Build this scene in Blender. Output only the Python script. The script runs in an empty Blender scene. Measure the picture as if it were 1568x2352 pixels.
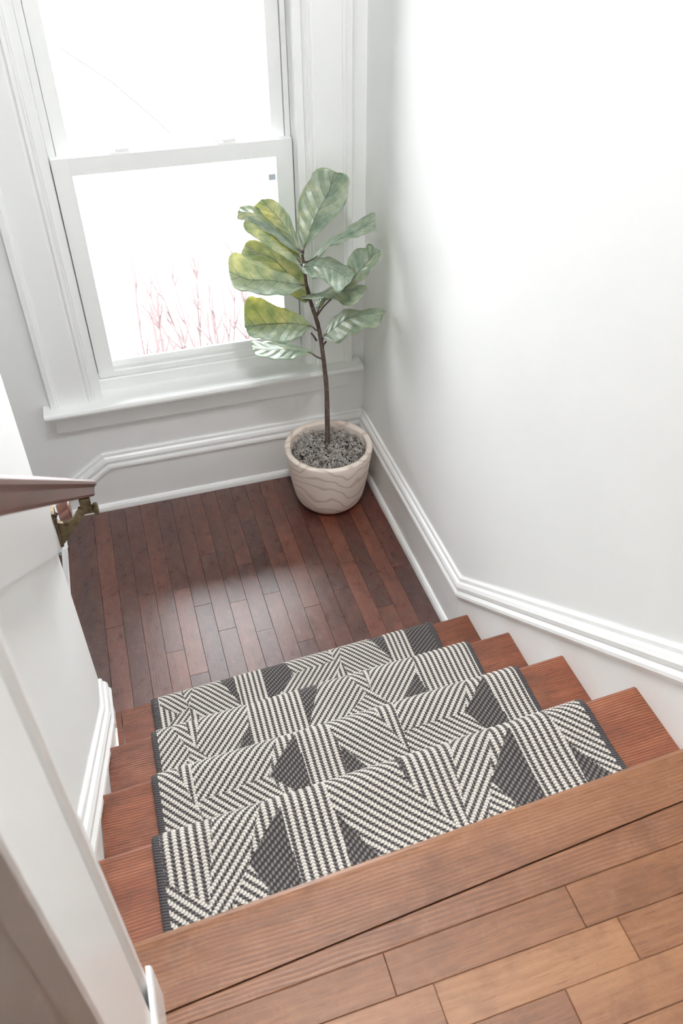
import bpy, bmesh, math, random
import numpy as np
from mathutils import Vector, Matrix

SKY_STRENGTH = 13.5
EXPOSURE = 0.2
FILL_STRENGTH = 122.0
S = bpy.context.scene
COL = S.collection
random.seed(7)
rng = np.random.default_rng(7)

# ------------------------------------------------------------------ camera
cam_d = bpy.data.cameras.new('camera')
cam = bpy.data.objects.new('camera', cam_d)
COL.objects.link(cam)
CAM = Vector((-0.93228, -2.77222, 2.23228))
R_ = Vector((0.951904, -0.306360, 0.004750)); U_ = Vector((0.192854, 0.611126, 0.767680)); F_ = Vector((0.238089, 0.729842, -0.640816))
cam.matrix_world = Matrix(((R_.x, U_.x, -F_.x, CAM.x), (R_.y, U_.y, -F_.y, CAM.y), (R_.z, U_.z, -F_.z, CAM.z), (0, 0, 0, 1)))
cam_d.sensor_fit = 'VERTICAL'
cam_d.sensor_height = 36.0
cam_d.lens = 1864.08 / 2352 * 36.0
cam_d.shift_x = -(817.64 - 784) / 2352
cam_d.shift_y = -(1176 - 1131.58) / 2352
cam_d.clip_start = 0.02
cam_d.dof.use_dof = True
cam_d.dof.focus_distance = 2.3
cam_d.dof.aperture_fstop = 7.0
S.camera = cam

# ------------------------------------------------------------------ world: bright even overcast sky
W = bpy.data.worlds.new('overcast_sky'); S.world = W; W.use_nodes = True
bg = W.node_tree.nodes['Background']
bg.inputs['Color'].default_value = (0.97, 0.985, 1.0, 1)
bg.inputs['Strength'].default_value = SKY_STRENGTH
S.view_settings.view_transform = 'Standard'
S.view_settings.look = 'None'
S.view_settings.gamma = 1.0
S.view_settings.use_curve_mapping = False
S.view_settings.exposure = EXPOSURE
S.cycles.max_bounces = 10
S.cycles.diffuse_bounces = 7
S.cycles.glossy_bounces = 3
S.cycles.transparent_max_bounces = 12
S.cycles.use_denoising = True
S.cycles.use_adaptive_sampling = True
S.cycles.adaptive_threshold = 0.035
S.cycles.sample_clamp_indirect = 12.0
S.cycles.caustics_reflective = False
S.cycles.caustics_refractive = False


def portal(name, loc, rot, sx, sy):
    l = bpy.data.lights.new(name, 'AREA'); l.shape = 'RECTANGLE'; l.size = sx; l.size_y = sy
    l.cycles.is_portal = True
    o = bpy.data.objects.new(name, l); o.location = loc; o.rotation_euler = rot
    COL.objects.link(o)
    return o


# sky light is sampled through the window openings (portals give off no light of their own)
portal('window_portal', (-0.645, 0.16, 1.36), (math.radians(-90), 0, 0), 0.84, 1.64)

# ------------------------------------------------------------------ helpers
def lin(c):
    c = c / 255.0
    return c / 12.92 if c <= 0.04045 else ((c + 0.055) / 1.055) ** 2.4


def rgb(r, g, b):
    return (lin(r), lin(g), lin(b), 1.0)


def tag(o, label=None, cat=None, group=None, kind=None):
    if label: o['label'] = label
    if cat: o['category'] = cat
    if group: o['group'] = group
    if kind: o['kind'] = kind
    return o


def empty(name, loc=(0, 0, 0), parent=None):
    o = bpy.data.objects.new(name, None); COL.objects.link(o); o.location = loc
    o.empty_display_size = 0.05
    if parent: o.parent = parent
    return o


def link(name, me, mat=None, parent=None, loc=None):
    o = bpy.data.objects.new(name, me); COL.objects.link(o)
    if mat: me.materials.clear(); me.materials.append(mat)
    if loc is not None: o.location = loc
    if parent:
        o.parent = parent
        # parents are unrotated empties or meshes; keep world placement
        o.location = Vector(o.location) - world_loc(parent)
    return o


def world_loc(o):
    v = Vector((0, 0, 0))
    while o:
        v += Vector(o.location); o = o.parent
    return v


def mesh(name, verts, faces, mat=None, parent=None, smooth=False, loc=None, fix=True):
    me = bpy.data.meshes.new(name)
    me.from_pydata([tuple(v) for v in verts], [], faces)
    if fix:
        bm = bmesh.new(); bm.from_mesh(me); bmesh.ops.recalc_face_normals(bm, faces=bm.faces); bm.to_mesh(me); bm.free()
    if smooth:
        me.polygons.foreach_set('use_smooth', [True] * len(me.polygons))
    me.update()
    return link(name, me, mat, parent, loc)


def bm_obj(name, bm, mat=None, parent=None, smooth=False, loc=None):
    me = bpy.data.meshes.new(name)
    bmesh.ops.recalc_face_normals(bm, faces=bm.faces)
    bm.to_mesh(me); bm.free()
    if smooth:
        me.polygons.foreach_set('use_smooth', [True] * len(me.polygons))
    return link(name, me, mat, parent, loc)


def add_box(bm, lo, hi, bev=0.0):
    lo = Vector(lo); hi = Vector(hi)
    m = Matrix.Translation((lo + hi) / 2) @ Matrix.Diagonal((*(hi - lo), 1))
    r = bmesh.ops.create_cube(bm, size=1, matrix=m)
    if bev > 0:
        es = {e for v in r['verts'] for e in v.link_edges}
        bmesh.ops.bevel(bm, geom=list(es), offset=bev, segments=2, affect='EDGES', profile=0.6)


def box(name, lo, hi, mat, parent=None, bev=0.0):
    """box mesh with its origin at its centre"""
    lo = Vector(lo); hi = Vector(hi); c = (lo + hi) / 2
    bm = bmesh.new(); add_box(bm, lo - c, hi - c, bev)
    return bm_obj(name, bm, mat, parent, False, c)


def multibox(name, boxes, mat, parent=None, bev=0.0):
    bm = bmesh.new()
    for lo, hi in boxes: add_box(bm, lo, hi, bev)
    return bm_obj(name, bm, mat, parent)


def prism(name, prof, axis, a0, a1, mat, parent=None, smooth=False, skew=None):
    """closed 2D profile extruded along an axis; skew(v) shifts a vertex"""
    n = len(prof); vs = []
    for a in (a0, a1):
        for (p, q) in prof:
            v = {'x': (a, p, q), 'y': (p, a, q), 'z': (p, q, a)}[axis]
            if skew: v = skew(v)
            vs.append(v)
    fs = [(i, (i + 1) % n, n + (i + 1) % n, n + i) for i in range(n)] + [tuple(range(n)), tuple(range(2 * n - 1, n - 1, -1))]
    o = mesh(name, vs, fs, mat, parent)
    return o


def sweep(name, path, prof, place, mat, parent=None, close_ends=True):
    """sweep a profile of (height, proud) along a 2D wall-plane path with mitred corners.
    place(a, h, t) -> world point"""
    n = len(path); rings = []
    for i in range(n):
        p = Vector(path[i])
        d0 = (p - Vector(path[i - 1])).normalized() if i > 0 else None
        d1 = (Vector(path[i + 1]) - p).normalized() if i < n - 1 else None
        if d0 is None: d0 = d1
        if d1 is None: d1 = d0
        n0 = Vector((-d0.y, d0.x)); n1 = Vector((-d1.y, d1.x))
        b = (n0 + n1); b = b / max(1e-6, b.dot(n0))
        if b.y < 0: b = -b
        rings.append([place(p.x + b.x * h, p.y + b.y * h, t) for h, t in prof])
    m = len(prof); vs = [v for r in rings for v in r]; fs = []
    for i in range(n - 1):
        for k in range(m):
            k2 = (k + 1) % m
            fs.append((i * m + k, i * m + k2, (i + 1) * m + k2, (i + 1) * m + k))
    if close_ends:
        fs.append(tuple(range(m))); fs.append(tuple((n - 1) * m + k for k in range(m)))
    return mesh(name, vs, fs, mat, parent)


def tube(bm, pts, radii, sides=7, cap=True):
    pts = [Vector(p) for p in pts]; rings = []
    up = Vector((0.3, 0.2, 1)).normalized()
    for i, p in enumerate(pts):
        d = (pts[min(i + 1, len(pts) - 1)] - pts[max(i - 1, 0)]).normalized()
        a = d.cross(up)
        if a.length < 1e-4: a = d.cross(Vector((1, 0, 0)))
        a.normalize(); b = d.cross(a).normalized()
        r = radii[i] if hasattr(radii, '__len__') else radii
        rings.append([bm.verts.new(p + (a * math.cos(t) + b * math.sin(t)) * r) for t in [2 * math.pi * k / sides for k in range(sides)]])
    for i in range(len(rings) - 1):
        for k in range(sides):
            bm.faces.new((rings[i][k], rings[i][(k + 1) % sides], rings[i + 1][(k + 1) % sides], rings[i + 1][k]))
    if cap:
        bm.faces.new(rings[0][::-1]); bm.faces.new(rings[-1])


# ------------------------------------------------------------------ materials
class NT:
    def __init__(s, name):
        s.m = bpy.data.materials.new(name); s.m.use_nodes = True
        s.t = s.m.node_tree; s.n = s.t.nodes; s.l = s.t.links
        s.b = s.n['Principled BSDF']; s.out = s.n['Material Output']

    def node(s, typ, **kw):
        n = s.n.new(typ)
        for k, v in kw.items():
            if k.startswith('_'): setattr(n, k[1:], v)
            else: s.set(n, k, v)
        return n

    def set(s, n, key, v):
        i = n.inputs[key if not key.isdigit() else int(key)]
        if hasattr(v, 'is_output'): s.l.new(v, i)
        else: i.default_value = v

    def math(s, op, a, b=None, c=None, clamp=False):
        n = s.n.new('ShaderNodeMath'); n.operation = op; n.use_clamp = clamp
        for i, v in enumerate((a, b, c)):
            if v is None: continue
            if hasattr(v, 'is_output'): s.l.new(v, n.inputs[i])
            else: n.inputs[i].default_value = v
        return n.outputs[0]

    def mix(s, f, a, b, blend='MIX'):
        n = s.n.new('ShaderNodeMix'); n.data_type = 'RGBA'; n.blend_type = blend
        for i, v in ((0, f), (6, a), (7, b)):
            if hasattr(v, 'is_output'): s.l.new(v, n.inputs[i])
            else: n.inputs[i].default_value = v
        return n.outputs[2]

    def ramp(s, f, stops):
        n = s.n.new('ShaderNodeValToRGB'); cr = n.color_ramp
        while len(cr.elements) < len(stops): cr.elements.new(0.5)
        for e, (p, c) in zip(cr.elements, stops): e.position = p; e.color = c if len(c) == 4 else (*c, 1)
        s.l.new(f, n.inputs[0]); return n.outputs[0]

    def noise(s, vec, scale, detail=3, rough=0.55):
        n = s.node('ShaderNodeTexNoise', Scale=scale, Detail=detail, Roughness=rough)
        if vec is not None: s.l.new(vec, n.inputs['Vector'])
        return n.outputs['Fac']

    def mapping(s, vec, scale=(1, 1, 1), loc=(0, 0, 0)):
        n = s.n.new('ShaderNodeMapping'); s.l.new(vec, n.inputs['Vector'])
        for k, v in (('Scale', scale), ('Location', loc)):
            if hasattr(v, 'is_output'): s.l.new(v, n.inputs[k])
            else: n.inputs[k].default_value = v
        return n.outputs[0]

    def coord(s, which='Object'):
        return s.n.new('ShaderNodeTexCoord').outputs[which]

    def bump(s, h, strength=0.3, dist=0.01):
        n = s.n.new('ShaderNodeBump'); n.inputs['Strength'].default_value = strength; n.inputs['Distance'].default_value = dist
        s.l.new(h, n.inputs['Height']); s.l.new(n.outputs[0], s.b.inputs['Normal'])

    def base(s, c): s.set(s.b, 'Base Color', c)


def paint(name, col, rough, bump=0.0, scale=30, spec=0.5):
    t = NT(name); t.base(col); t.b.inputs['Roughness'].default_value = rough
    t.b.inputs['Specular IOR Level'].default_value = spec
    if bump:
        g = t.coord('Object')
        a = t.noise(g, scale, 4); b = t.noise(g, scale * 0.16, 2)
        t.bump(t.math('ADD', t.math('MULTIPLY', a, 0.35), b), bump, 0.02)
    return t.m


def wood(name, axis, dark, mid, light, grain=26.0, rough=0.4, bump=0.12, wear=None, wear_amt=0.0, band=1.0, vary=0.35, coat=0.0, ring=0.0):
    """boards with grain along the local axis; every object gets its own cut of the wood"""
    t = NT(name)
    co = t.coord('Object'); rnd = t.n.new('ShaderNodeObjectInfo').outputs['Random']
    off = t.n.new('ShaderNodeCombineXYZ')
    for i, k in enumerate((37.0, 53.0, 19.0)): t.l.new(t.math('MULTIPLY', rnd, k), off.inputs[i])
    add = t.n.new('ShaderNodeVectorMath'); add.operation = 'ADD'; t.l.new(co, add.inputs[0]); t.l.new(off.outputs[0], add.inputs[1])
    st = (0.06, 1, 1) if axis == 'x' else (1, 0.06, 1)
    v = t.mapping(add.outputs[0], st)
    warp = t.noise(t.mapping(add.outputs[0], (0.5, 1, 1) if axis == 'x' else (1, 0.5, 1)), 5.0, 2)
    sep = t.n.new('ShaderNodeSeparateXYZ'); t.l.new(add.outputs[0], sep.inputs[0])
    across = sep.outputs[1] if axis == 'x' else sep.outputs[0]
    along = sep.outputs[0] if axis == 'x' else sep.outputs[1]
    # growth rings: bands across the board, bent by slow noise
    ph = t.math('ADD', t.math('MULTIPLY', across, grain * 40.0), t.math('MULTIPLY', warp, 26.0 + ring))
    bands = t.math('POWER', t.math('ADD', t.math('MULTIPLY', t.math('SINE', ph), 0.5), 0.5), 1.4)
    patch = t.noise(t.mapping(add.outputs[0], (0.35, 1, 1) if axis == 'x' else (1, 0.35, 1)), 16.0, 3, 0.6)
    bands = t.math('MULTIPLY', bands, t.math('MULTIPLY', t.math('SUBTRACT', patch, 0.22, clamp=True), 1.9, clamp=True))
    pores = t.noise(t.mapping(add.outputs[0], (0.05, 1, 1) if axis == 'x' else (1, 0.05, 1)), 620.0, 2, 0.6)
    pores = t.math('MULTIPLY', t.math('SUBTRACT', pores, 0.56, clamp=True), 4.0, clamp=True)
    fine = t.noise(v, 220.0, 3, 0.7)
    slow = t.noise(v, 12.0, 3, 0.6)
    f = t.math('ADD', t.math('MULTIPLY', bands, 0.40 * band), t.math('ADD', t.math('MULTIPLY', fine, 0.35), t.math('MULTIPLY', slow, 0.45)))
    f = t.math('SUBTRACT', f, t.math('MULTIPLY', pores, 0.30))
    f = t.math('SUBTRACT', f, 0.30 + 0.14 * band)
    f = t.math('ADD', t.math('MULTIPLY', f, 1.7), t.math('MULTIPLY', t.math('SUBTRACT', rnd, 0.5), vary), clamp=False)
    f = t.math('ADD', f, 0.35, clamp=True)
    c = t.ramp(f, [(0.0, dark), (0.5, mid), (1.0, light)])
    # blotchy stain
    bl = t.noise(add.outputs[0], 9.0, 4, 0.65)
    c = t.mix(t.math('MULTIPLY', t.math('SUBTRACT', bl, 0.52, clamp=True), 2.6, clamp=True), c, dark)
    if wear:
        w = t.noise(t.mapping(add.outputs[0], (0.55, 1, 1) if axis == 'x' else (1, 0.55, 1)), 38.0, 5, 0.75)
        w2 = t.noise(t.mapping(add.outputs[0], (1, 0.35, 1) if axis == 'x' else (0.35, 1, 1)), 190.0, 2, 0.8)
        wf = t.math('MULTIPLY', t.math('SUBTRACT', t.math('ADD', t.math('MULTIPLY', w, 0.65), t.math('MULTIPLY', w2, 0.35)), 0.50, clamp=True), wear_amt * 6.0, clamp=True)
        c = t.mix(wf, c, wear)
        # nail specks
        vo = t.node('ShaderNodeTexVoronoi', Scale=26.0); t.l.new(add.outputs[0], vo.inputs['Vector'])
        sp = t.math('LESS_THAN', vo.outputs['Distance'], 0.028)
        c = t.mix(t.math('MULTIPLY', sp, 0.5), c, (dark[0] * .35, dark[1] * .35, dark[2] * .35, 1))
        t.set(t.b, 'Roughness', t.math('ADD', rough, t.math('MULTIPLY', t.math('SUBTRACT', w, 0.5), 0.25)))
    else:
        t.b.inputs['Roughness'].default_value = rough
    t.base(c)
    t.b.inputs['Coat Weight'].default_value = coat
    t.b.inputs['Coat IOR'].default_value = 1.6
    t.b.inputs['Coat Roughness'].default_value = 0.38
    hh = t.math('ADD', t.math('MULTIPLY', fine, 0.6), t.math('MULTIPLY', bands, 0.4))
    t.bump(hh, bump, 0.004)
    return t.m


M_wall = paint('white_plaster', rgb(245, 246, 245), 0.55, 0.12, 14)
M_wallw = paint('white_wall_paint', rgb(245, 246, 245), 0.5, 0.06, 25)
M_trim = paint('white_gloss_trim', rgb(246, 247, 246), 0.32, 0.03, 30)
M_greige = paint('greige_bounce_cut', rgb(152, 145, 139), 0.7)  # darker tone given to the unseen walls to cut bounce light
M_ceil = paint('ceiling_white', rgb(249, 249, 250), 0.8)
M_gap = paint('dark_sash_gap', rgb(90, 90, 90), 0.8)
M_sub = paint('dark_subfloor', rgb(28, 18, 15), 0.8)
M_landing = wood('mahogany_floor', 'y', rgb(40, 15, 11), rgb(84, 38, 26), rgb(126, 67, 44), grain=20, rough=0.30, bump=0.10,
                 wear=rgb(150, 112, 98), wear_amt=0.30, band=0.35, vary=0.5, coat=1.0)
M_tread = wood('oak_tread', 'x', rgb(66, 32, 19), rgb(130, 72, 46), rgb(166, 108, 76), grain=26, rough=0.42, bump=0.18, wear=rgb(180, 140, 116), wear_amt=0.10, band=0.95, vary=0.30, coat=0.06, ring=10)
M_nose = wood('oak_nosing', 'x', rgb(88, 52, 32), rgb(134, 88, 57), rgb(164, 116, 80), grain=24, rough=0.40, bump=0.14, wear=rgb(184, 150, 128), wear_amt=0.14, band=0.7, vary=0.1, coat=0.04, ring=8)
M_hall = wood('worn_oak_floor', 'x', rgb(102, 62, 37), rgb(141, 94, 60), rgb(168, 122, 83), grain=12, rough=0.42, bump=0.08, wear=rgb(190, 154, 128), wear_amt=0.10, band=0.25, vary=0.5, coat=0.03)
M_rail = wood('walnut_rail', 'y', rgb(58, 30, 22), rgb(100, 56, 42), rgb(132, 84, 66), grain=30, rough=0.32, bump=0.05, band=0.12, vary=0.0, coat=0.55)


def mk_simple(name, col, rough, metal=0.0):
    t = NT(name); t.base(col); t.b.inputs['Roughness'].default_value = rough; t.b.inputs['Metallic'].default_value = metal
    return t


_t = mk_simple('aged_bronze', rgb(96, 82, 58), 0.42, 0.85)
_n = _t.noise(_t.coord('Object'), 60, 4)
_t.base(_t.ramp(_n, [(0.3, rgb(64, 52, 38)), (0.7, rgb(128, 112, 84))])); _t.bump(_n, 0.1, 0.003)
M_bronze = _t.m
M_screw = mk_simple('dark_screw', rgb(40, 34, 28), 0.5, 0.6).m


def glass_mat():
    t = NT('window_glass')
    tr = t.n.new('ShaderNodeBsdfTransparent'); tr.inputs[0].default_value = (0.985, 0.99, 0.99, 1)
    gl = t.n.new('ShaderNodeBsdfGlossy'); gl.inputs['Roughness'].default_value = 0.02
    fr = t.n.new('ShaderNodeFresnel'); fr.inputs['IOR'].default_value = 1.35
    mx = t.n.new('ShaderNodeMixShader'); t.l.new(fr.outputs[0], mx.inputs[0]); t.l.new(tr.outputs[0], mx.inputs[1]); t.l.new(gl.outputs[0], mx.inputs[2])
    t.l.new(mx.outputs[0], t.out.inputs[0])
    return t.m


M_glass = glass_mat()
M_sticker = paint('grey_film', rgb(186, 192, 204), 0.5)
M_siding = paint('white_siding', rgb(206, 206, 206), 0.6)
M_snow = paint('pale_ground', rgb(122, 123, 114), 0.9, 0.2, 3)

# ------------------------------------------------------------------ dimensions (metres)
RISE = 0.19617; RUN = 0.255; SK = 0.03466
Y1 = -1.1796                       # nosing line of the lowest tread at x = -0.6
XL = -1.170                        # left ends of the treads
XR = -0.018                        # right ends of the treads
HALL = 5 * RISE                    # upper floor height
CEIL = 4.30


def nose(i, x):                    # nosing line of tread i (1..5)
    return Y1 - (i - 1) * RUN + SK * (x + 0.6)


# ------------------------------------------------------------------ room shell
OX0, OX1, OZ0, OZ1 = -1.073, -0.218, 0.515, 2.20      # window opening
tag(multibox('wall_window', [((-3.4, 0, -2.4), (OX0, 0.14, CEIL)), ((OX1, 0, -2.4), (0.14, 0.14, CEIL)),
                             ((OX0, 0, -2.4), (OX1, 0.14, OZ0)), ((OX0, 0, OZ1), (OX1, 0.14, CEIL))], M_wallw), kind='structure')
tag(multibox('wall_right', [((0, -5.3, -2.4), (0.14, 0.0, CEIL))], M_wall), kind='structure')
tag(multibox('wall_left', [((-1.42, -2.33, -2.4), (-1.19, -1.14, CEIL)), ((-3.4, -1.26, -2.4), (-1.42, -1.14, CEIL))], M_wallw, bev=0.004), kind='structure')
tag(multibox('wall_hall', [((-3.4, -2.475, 0.5), (-1.085, -2.33, CEIL))], M_wallw), kind='structure')
tag(multibox('wall_far_left', [((-3.54, -5.3, -2.4), (-3.4, 0.14, CEIL))], M_greige), kind='structure')
tag(multibox('wall_back', [((-3.4, -5.3, 0.7), (0, -5.16, CEIL))], M_greige), kind='structure')
tag(multibox('floor_lower', [((-3.54, -5.3, -2.5), (0.14, 0.14, -2.4))], M_tread), kind='structure')
tag(multibox('ceiling', [((-3.54, -5.3, CEIL), (0.14, 0.14, CEIL + 0.12))], M_ceil), kind='structure')

# landing floor: sub-floor slab with every board a piece of its own
floor = tag(box('floor', (-1.27, -1.24, -0.06), (-0.0, -0.0, -0.016), M_sub), kind='structure')
LX = [-1.290] + [-1.188 + 0.0637 * k for k in range(19)]
LX[-1] = -0.02
joints = {0: [], 1: [-0.683], 2: [-0.389], 3: [-0.562], 4: [-0.86], 5: [-0.569, -0.98], 6: [-0.673], 7: [-0.414, -0.815], 8: [-0.694], 9: [-0.512, -0.859],
          10: [-0.26, -0.691], 11: [-0.95], 12: [-0.378, -0.80], 13: [-0.225, -0.595], 14: [-0.386, -0.751], 15: [-0.62], 16: [-0.88], 17: [-0.47], 18: [-0.7]}


def floorboard(name, x0, x1, y0, y1, top, mat, parent, th=0.018, gap=0.0003, bev=0.0006, dz=0.0):
    lo = Vector((x0 + gap, y0 + gap, top - th)); hi = Vector((x1 - gap, y1 - gap, top + dz))
    c = (lo + hi) / 2
    bm = bmesh.new(); add_box(bm, lo - c, hi - c)
    es = [e for e in bm.edges if all(v.co.z > 0 for v in e.verts)]
    bmesh.ops.bevel(bm, geom=es, offset=bev, segments=1, affect='EDGES')
    return bm_obj(name, bm, mat, parent, False, c)


for k in range(len(LX) - 1):
    ys = [0.0] + sorted(joints.get(k, []), reverse=True) + [-1.235]
    for a, b in zip(ys[:-1], ys[1:]):
        floorboard('floorboard', LX[k], LX[k + 1], b, a, 0.0, M_landing, floor, dz=-random.random() * 0.0009)
tag(prism('landing_nosing', [(-1.318, -0.030), (-1.318, -0.008), (-1.312, 0.0), (-1.2905, 0.0), (-1.2905, -0.030)], 'y', 0.0, -1.14, M_landing, floor) if False else box('landing_nosing', (-1.297, -1.14, -0.03), (-1.2895, -0.035, -0.0005), M_landing, floor, 0.002))

# upper hall floor
hall = tag(box('floor_hall', (-3.4, -5.16, HALL - 0.07), (0.0, -2.23, HALL - 0.018), M_sub), kind='structure')


def row_top(x):
    return -2.3435 + 0.018 * (x + 1.08)


def nb(x):
    return -2.300 + 0.060 * (x + 0.72)


def slab(name, corners, z0, z1, mat, parent, bev=0.0012):
    cx = sum(c[0] for c in corners) / 4; cy = sum(c[1] for c in corners) / 4; cz = (z0 + z1) / 2
    vs = [(x - cx, y - cy, z0 - cz) for x, y in corners] + [(x - cx, y - cy, z1 - cz) for x, y in corners]
    bm = bmesh.new(); v = [bm.verts.new(q) for q in vs]
    for f in ((0, 1, 2, 3), (4, 5, 6, 7), (0, 1, 5, 4), (1, 2, 6, 5), (2, 3, 7, 6), (3, 0, 4, 7)): bm.faces.new([v[i] for i in f])
    es = [e for e in bm.edges if all(q.co.z > 0 for q in e.verts)]
    bmesh.ops.bevel(bm, geom=es, offset=bev, segments=1, affect='EDGES')
    return bm_obj(name, bm, mat, parent, False, (cx, cy, cz))


# rounded nosing board at the head of the stairs
_pr = [(-0.115, -0.03), (-0.02, -0.03), (-0.006, -0.029), (0.002, -0.024), (0.005, -0.015), (0.002, -0.006), (-0.006, -0.001), (-0.016, 0.0), (-0.115, 0.0)]
vs = []
for x in (-1.165, -0.0):
    for (dy, dz) in _pr:
        y = nose(5, x) + dy if dy > -0.1 else nb(x) + 0.001
        vs.append((x - (-0.58), y - (-2.25), dz))
n = len(_pr)
mesh('nosing_board', vs, [(i, (i + 1) % n, n + (i + 1) % n, n + i) for i in range(n)] + [tuple(range(n)), tuple(range(n, 2 * n))], M_nose, hall, loc=(-0.58, -2.25, HALL))
slab('filler_strip', [(-1.08, nb(-1.08) - 0.0008), (-1.08, row_top(-1.08) + 0.0004), (0.0, row_top(0.0) + 0.0004), (0.0, nb(0) - 0.0008)], HALL - 0.018, HALL - 0.0008, M_nose, hall)
rowy = [-2.337] + [-2.3965 - 0.0625 * k for k in range(16)]
rj = [[-1.08, -0.746, -0.450, 0.0], [-1.08, -0.692, -0.399, 0.0], [-1.08, -0.90, -0.52, -0.30, 0.0], [-1.08, -0.74, -0.36, 0.0]]
for r in range(len(rowy) - 1):
    if r < len(rj): xs = rj[r]
    else:
        xs = [-1.9]
        while xs[-1] < -0.3: xs.append(xs[-1] + random.uniform(0.28, 0.62))
        xs[-1] = 0.0
    if r >= 2: xs = [-1.9, -1.45] + xs if xs[0] > -1.5 else xs
    for a, b in zip(xs[:-1], xs[1:]):
        if r == 0:
            g = 0.0004
            slab('floorboard', [(a + g, rowy[1] + g), (b - g, rowy[1] + g), (b - g, row_top(b) - g), (a + g, row_top(a) - g)], HALL - 0.018, HALL - random.random() * 0.0009, M_hall, hall, 0.0006)
        else:
            floorboard('floorboard', a, b, rowy[r + 1], rowy[r], HALL, M_hall, hall, dz=-random.random() * 0.0009)
tag(slab('board_field', [(-3.4, -5.16), (0.0, -5.16), (0.0, rowy[-1] - 0.001), (-3.4, rowy[-1] - 0.001)], HALL - 0.018, HALL - 0.001, M_hall, hall))
slab('board_field', [(-3.4, rowy[-1]), (-1.902, rowy[-1]), (-1.902, -2.4755), (-3.4, -2.4755)], HALL - 0.018, HALL - 0.001, M_hall, hall)

# ------------------------------------------------------------------ staircase
stair = tag(empty('staircase', (-0.594, -1.7, 0)), 'short wooden staircase with stained oak treads climbing from the landing to the hall', 'staircase')


def tread(i, x0, x1):
    r = 0.0135
    prof = [(-RUN - 0.012, -0.028), (-0.012, -0.028), (-0.004, -0.025), (0.0, -0.018), (0.0005, -0.010), (-0.003, -0.004), (-0.010, 0.0), (-RUN - 0.012, 0.0)]
    z = i * RISE; c = Vector(((x0 + x1) / 2, nose(i, -0.6) - RUN / 2, z)); vs = []
    for x in (x0, x1):
        for dy, dz in prof: vs.append(Vector((x, nose(i, x) + dy, z + dz)) - c)
    n = len(prof)
    return mesh('tread', vs, [(k, (k + 1) % n, n + (k + 1) % n, n + k) for k in range(n)] + [tuple(range(n)), tuple(range(n, 2 * n))], M_tread, stair, loc=c)


for i in range(1, 5):
    tread(i, XL + (0.024 if i == 1 else 0.0), XR)
    
for i in range(1, 6):
    x0, x1 = XL, XR; z0 = (i - 1) * RISE + (0.0 if i == 1 else 0.0005); z1 = i * RISE - 0.0285
    c = Vector(((x0 + x1) / 2, nose(i, -0.6) - 0.03, (z0 + z1) / 2)); vs = []
    for z in (z0, z1):
        for x, dy in ((x0, -0.022), (x1, -0.022), (x1, -0.038), (x0, -0.038)): vs.append(Vector((x, nose(i, x) + dy, z)) - c)
    mesh('riser', vs, [(0, 1, 2, 3), (4, 5, 6, 7), (0, 1, 5, 4), (1, 2, 6, 5), (2, 3, 7, 6), (3, 0, 4, 7)], M_trim, stair, loc=c)
# little filler strip closing the gap at the left end of the lowest tread
o = box('filler_strip', (XL + 0.006, nose(1, XL) - 0.24, RISE - 0.03), (XL + 0.021, nose(1, XL) - 0.002, RISE - 0.003), M_tread, stair, 0.001)

# lower flight going down behind the left wall
low = tag(empty('staircase', (-1.8, -0.6, -1.6)), 'dark wooden flight going down from the landing past the bracketed handrail', 'staircase')
for k in range(6):
    xa = -1.297 - 0.25 * k; z = -RISE * (k + 1)
    box('tread', (xa - 0.26, -1.138, z - 0.03), (xa - 0.001, -0.022, z), M_landing, low, 0.004)
    box('riser', (xa - 0.028, -1.138, z + 0.0005), (xa - 0.012, -0.022, z + RISE - 0.031), M_trim, low)

# ------------------------------------------------------------------ baseboards and stair skirts
CAPP = [(0.0, 0.0), (0.0, 0.024), (0.008, 0.027), (0.016, 0.026), (0.026, 0.019), (0.030, 0.021), (0.040, 0.0215), (0.050, 0.017), (0.056, 0.010), (0.066, 0.009), (0.070, 0.006), (0.070, 0.0)]
SHOE = [(0.0, 0.0), (0.0, 0.034), (0.008, 0.0335), (0.018, 0.031), (0.026, 0.025), (0.030, 0.018), (0.030, 0.0)]
BOARDP = [(0.0, 0.0), (0.0, 0.018), (0.203, 0.018), (0.203, 0.0)]
SLOPE = RISE / RUN
CB = 0.200                                                 # bottom of the cap moulding
right = lambda a, h, t: (-t, a, h)
win = lambda a, h, t: (a, -t, h)
left = lambda a, h, t: (-1.19 + t, a, h)
hallp = lambda a, h, t: (-1.08 + t, a, h)

bbw = tag(empty('baseboard_window', (-0.6, 0, 0)), kind='structure')
sweep('board', [(-1.075, 0.0), (-0.018, 0.0)], BOARDP, win, M_trim, bbw)
sweep('cap_moulding', [(-1.45, CB - 0.375 * 0.70), (-1.075, CB), (-0.0, CB)], CAPP, win, M_trim, bbw)
sweep('shoe_moulding', [(-1.29, 0.0), (-0.034, 0.0)], SHOE, win, M_trim, bbw)
# skirt of the lower flight on the window wall
prism('skirt_board', [(-1.0751, 0.20), (-1.0751, -0.0), (-1.29, 0.0), (-1.30, -0.55), (-2.7, -1.5), (-2.7, CB - 1.625 * 0.70)], 'y', -0.0182, 0.0, M_trim, bbw)

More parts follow.
